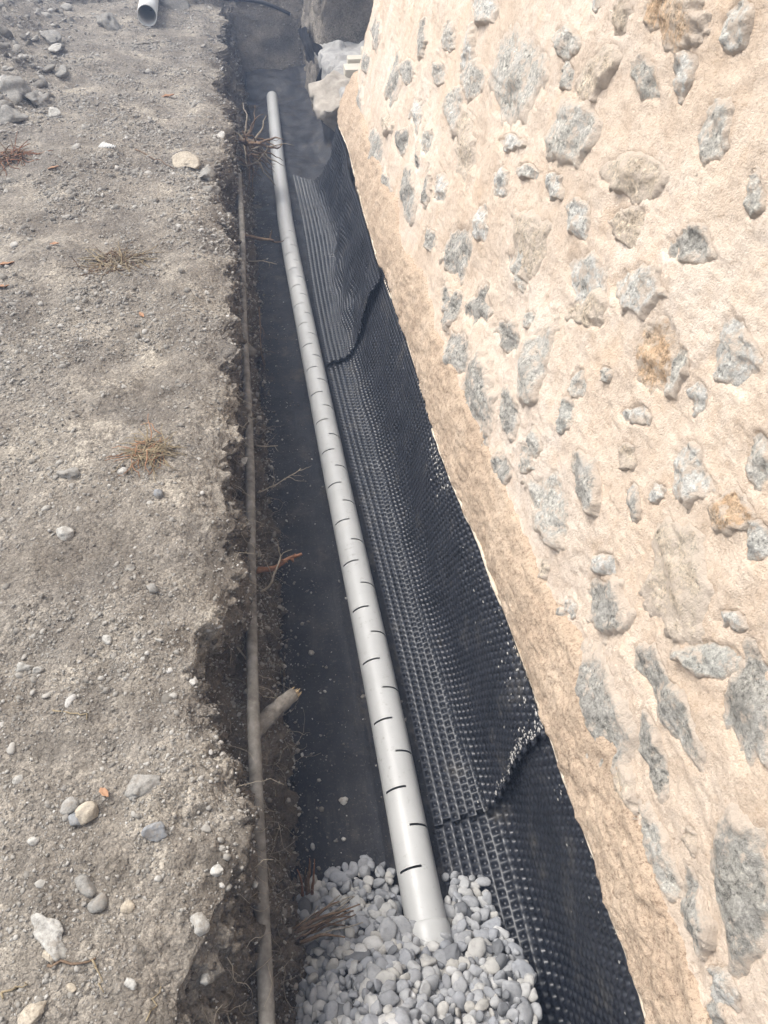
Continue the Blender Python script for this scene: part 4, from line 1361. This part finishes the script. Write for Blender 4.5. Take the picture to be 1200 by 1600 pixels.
leaf(86, 383, 9, -0.5, 'orange fallen leaf left of the upper straw tuft', 2)
leaf(263, 152, 10, 0.2, 'reddish fallen leaf near the far trench rim', 3)
leaf(10, 415, 13, 0.2, 'rusty fallen leaf on the left border, upper of two', 4)
leaf(6, 450, 11, 0.0, 'rusty fallen leaf on the left border, lower of two', 5)
leaf(164, 1241, 13, -0.9, 'curled orange leaf on the lower bank by the blue grey pebble', 6)
leaf(222, 494, 8, -1.1, 'pale greenish leaf lying between the two straw tufts', 7)

def twig(px0, py0, px1, py1, rad, mk, label, seed):
    a, b_ = hit(px0, py0), hit(px1, py1)
    t = np.linspace(0, 1, 9)[:, None]
    path = a * (1 - t) + b_ * t
    rr = np.random.default_rng(seed)
    path += rr.normal(0, 0.004, path.shape)
    for q in path:
        q[2] = max(q[2], drop(q[0], q[1])[2]) + rad
    V, F = tube(path, np.linspace(rad, rad * .6, 9), 6)
    o = obj('twig', mesh_np('twig', V, F), MAT[mk])
    tag(o, label, 'twig', 'twigs lying on the bank')
twig(82, 1113, 145, 1121, 0.0022, 'straw', 'straight pale straw stalk on the open gravel', 1)
twig(222, 70, 252, 67, 0.006, 'bark', 'short grey twig in front of the white pipe offcut', 2)
twig(0, 1552, 42, 1540, 0.002, 'straw', 'pale stalk at the bottom left border', 3)
twig(148, 1500, 158, 1545, 0.0017, 'straw', 'upright straw stalk below the long whitish stone', 4)
twig(232, 1590, 250, 1545, 0.0016, 'straw', 'leaning straw stalk near the bottom border', 5)
twig(210, 235, 275, 265, 0.004, 'root', 'dark thin twig pointing at the flat beige stone', 6)
twig(75, 1510, 150, 1497, 0.0028, 'root', 'mossy dark twig below the brown stone', 7)

# striped corrugated scrap
P = hit(172, 229)
u = np.linspace(0, 1, 25); v = np.linspace(-1, 1, 5)
U, Vv = np.meshgrid(u, v, indexing='ij')
V = np.stack([0.105 * U, 0.035 * Vv * (1 - U) + 0.0 * U, 0.012 + 0.006 * np.sin(U * 40) - 0.006 * Vv ** 2], -1).reshape(-1, 3)
o = obj('plastic_scrap', mesh_np('plastic_scrap', V, grid_faces(25, 5)), MAT['white_plastic'])
o.modifiers.new('thickness', 'SOLIDIFY').thickness = 0.002
put(o, P + np.array([-0.05, 0.01, 0]), (0.15, 0, -0.5))
tag(o, 'white ribbed wedge shaped plastic scrap on the upper bank', 'scrap')

# pale round scrap on the liner
a_ = np.linspace(0, 2 * math.pi, 18, endpoint=False)
rr_ = 0.014 * (1 + 0.12 * np.sin(a_ * 3) + 0.06 * np.sin(a_ * 7))
ringv = np.stack([rr_ * np.cos(a_), 0.9 * rr_ * np.sin(a_), np.zeros(18)], 1)
V = np.concatenate([ringv, ringv + np.array([0, 0, 0.0012]), [[0, 0, 0.003]]])
kk = np.arange(18)
q4 = np.stack([kk, (kk + 1) % 18, 18 + (kk + 1) % 18, 18 + kk], 1)
t3 = np.stack([18 + kk, 18 + (kk + 1) % 18, np.full(18, 36)], 1)
o = obj('film_scrap', mesh_np('film_scrap', V, [q4, t3]), MAT['pale_rock'])
P = at_z(537, 1253, FLOOR)
put(o, P + np.array([0, 0, 0.008]))
tag(o, 'pale round scrap lying on the black liner left of the pipe', 'scrap')

# short open pipe at the top
P = hit(233, 42)
ppath = np.array([P + np.array([0.0, 0.0, 0.088]) + np.array([-0.02, 1.0, 0.035]) * t for t in np.linspace(0, 1.4, 6)])
V, F = tube(ppath, 0.082, 40, False)
o = obj('pipe_offcut', mesh_np('pipe_offcut', V, F), MAT['white_plastic'])
md = o.modifiers.new('thickness', 'SOLIDIFY'); md.thickness = 0.006; md.offset = -1
tag(o, 'white plastic pipe with open end facing the viewer at the top left', 'pipe')

# grey slate slab to the right of that pipe
P = hit(275, 12)
V, F = rock_shape(2, 991, 0.15, 6, 0.22)
o = obj('slate_slab', mesh_np('slate_slab', V * np.array([0.2, 0.22, 0.25]), F, False), MAT['grey_rock'])
put(o, P + np.array([0, 0.05, 0.05]), (0.5, 0.2, 0.3))
tag(o, 'grey slate slab leaning right of the white pipe', 'slab')

# black hose across the far end
a, b_ = hit(372, 2), hit(446, 22)
t = np.linspace(-0.5, 1.1, 16)[:, None]
path = a * (1 - t) + b_ * t + np.array([0, -0.02, 0.02])
path[:, 2] += 0.03 * np.sin(t[:, 0] * 3)
V, F = tube(path, 0.018, 10)
o = obj('hose', mesh_np('hose', V, F), MAT['black_hose'])
tag(o, 'black hose crossing the far end of the trench', 'hose')

# ------------------------------------------------------------------ ledge and stacked boards beyond the wall corner
V, F = blob_box(0.70, 1.9, 6.0, 7.95, -0.34, -0.03, 42, 0.032, 7, 161, 0.07)
ledge = obj('concrete_ledge', mesh_np('concrete_ledge', V, F), MAT['concrete'])
tag(ledge, 'grey concrete footing ledge beyond the wall corner', 'ledge')
V, F = rock_shape(3, 174, 0.14, 14, 0.9, 2.2)
V = V * np.array([0.30, 0.36, 0.20])
V = V + 0.02 * np.stack([fbm(V, 12, 4, 1, .65), fbm(V, 12, 4, 2, .65), fbm(V, 12, 4, 3, .65)], 1)
plain('footing', [(0.3, (0.24, 0.215, 0.18)), (0.5, (0.35, 0.315, 0.27)), (0.72, (0.46, 0.42, 0.37))], 11, 0.92, 0.2, 0.9, 45)
o = obj('footing_boulder', mesh_np('footing_boulder', V, F, False), MAT['footing'])
put(o, (0.76, 6.2, -0.15), (0.1, -0.1, 0.2))
tag(o, 'rough pale boulder jutting out under the wall corner above the dark cavity', 'rock')

def board(x, y, z, lx, ly, lz, rz, rx=0.0):
    r_ = 0.012
    V, F = blob_box(-lx / 2, lx / 2, -ly / 2, ly / 2, 0, lz, 60, 0.0, 1, 1, r_)
    o = obj('plastic_duct', mesh_np('plastic_duct', V, F), MAT['cream_plastic'])
    put(o, (x, y, z), (rx, 0, rz))
    return o
o = board(0.95, 6.45, -0.02, 0.34, 0.2, 0.075, -0.06); tag(o, 'larger cream plastic duct block on the ledge, nearest the corner', 'duct')
o = board(1.0, 6.63, -0.02, 0.34, 0.14, 0.10, -0.06); tag(o, 'middle cream plastic duct piece behind the larger block', 'duct')
o = board(1.13, 6.82, -0.02, 0.32, 0.14, 0.12, -0.06); tag(o, 'farthest cream plastic duct piece standing highest on the ledge', 'duct')

# ------------------------------------------------------------------ bluish volume added over the whole scene, imitating the veil of lens flare
V = np.array([(x, y, z) for x in (-25, 19) for y in (-9, 28) for z in (-2.2, 3.0)], float)
F = np.array([(0, 1, 3, 2), (4, 6, 7, 5), (0, 4, 5, 1), (2, 3, 7, 6), (0, 2, 6, 4), (1, 5, 7, 3)])
hz = bpy.data.materials.new('flare_veil'); hz.use_nodes = True
hz.node_tree.nodes.clear()
ho_ = hz.node_tree.nodes.new('ShaderNodeOutputMaterial'); hv = hz.node_tree.nodes.new('ShaderNodeVolumePrincipled')
hv.inputs['Color'].default_value = (0.55, 0.7, 1.0, 1); hv.inputs['Density'].default_value = 0.015
hz.node_tree.links.new(hv.outputs[0], ho_.inputs['Volume'])
obj('flare_veil', mesh_np('flare_veil', V, F, False), hz, kind='stuff')
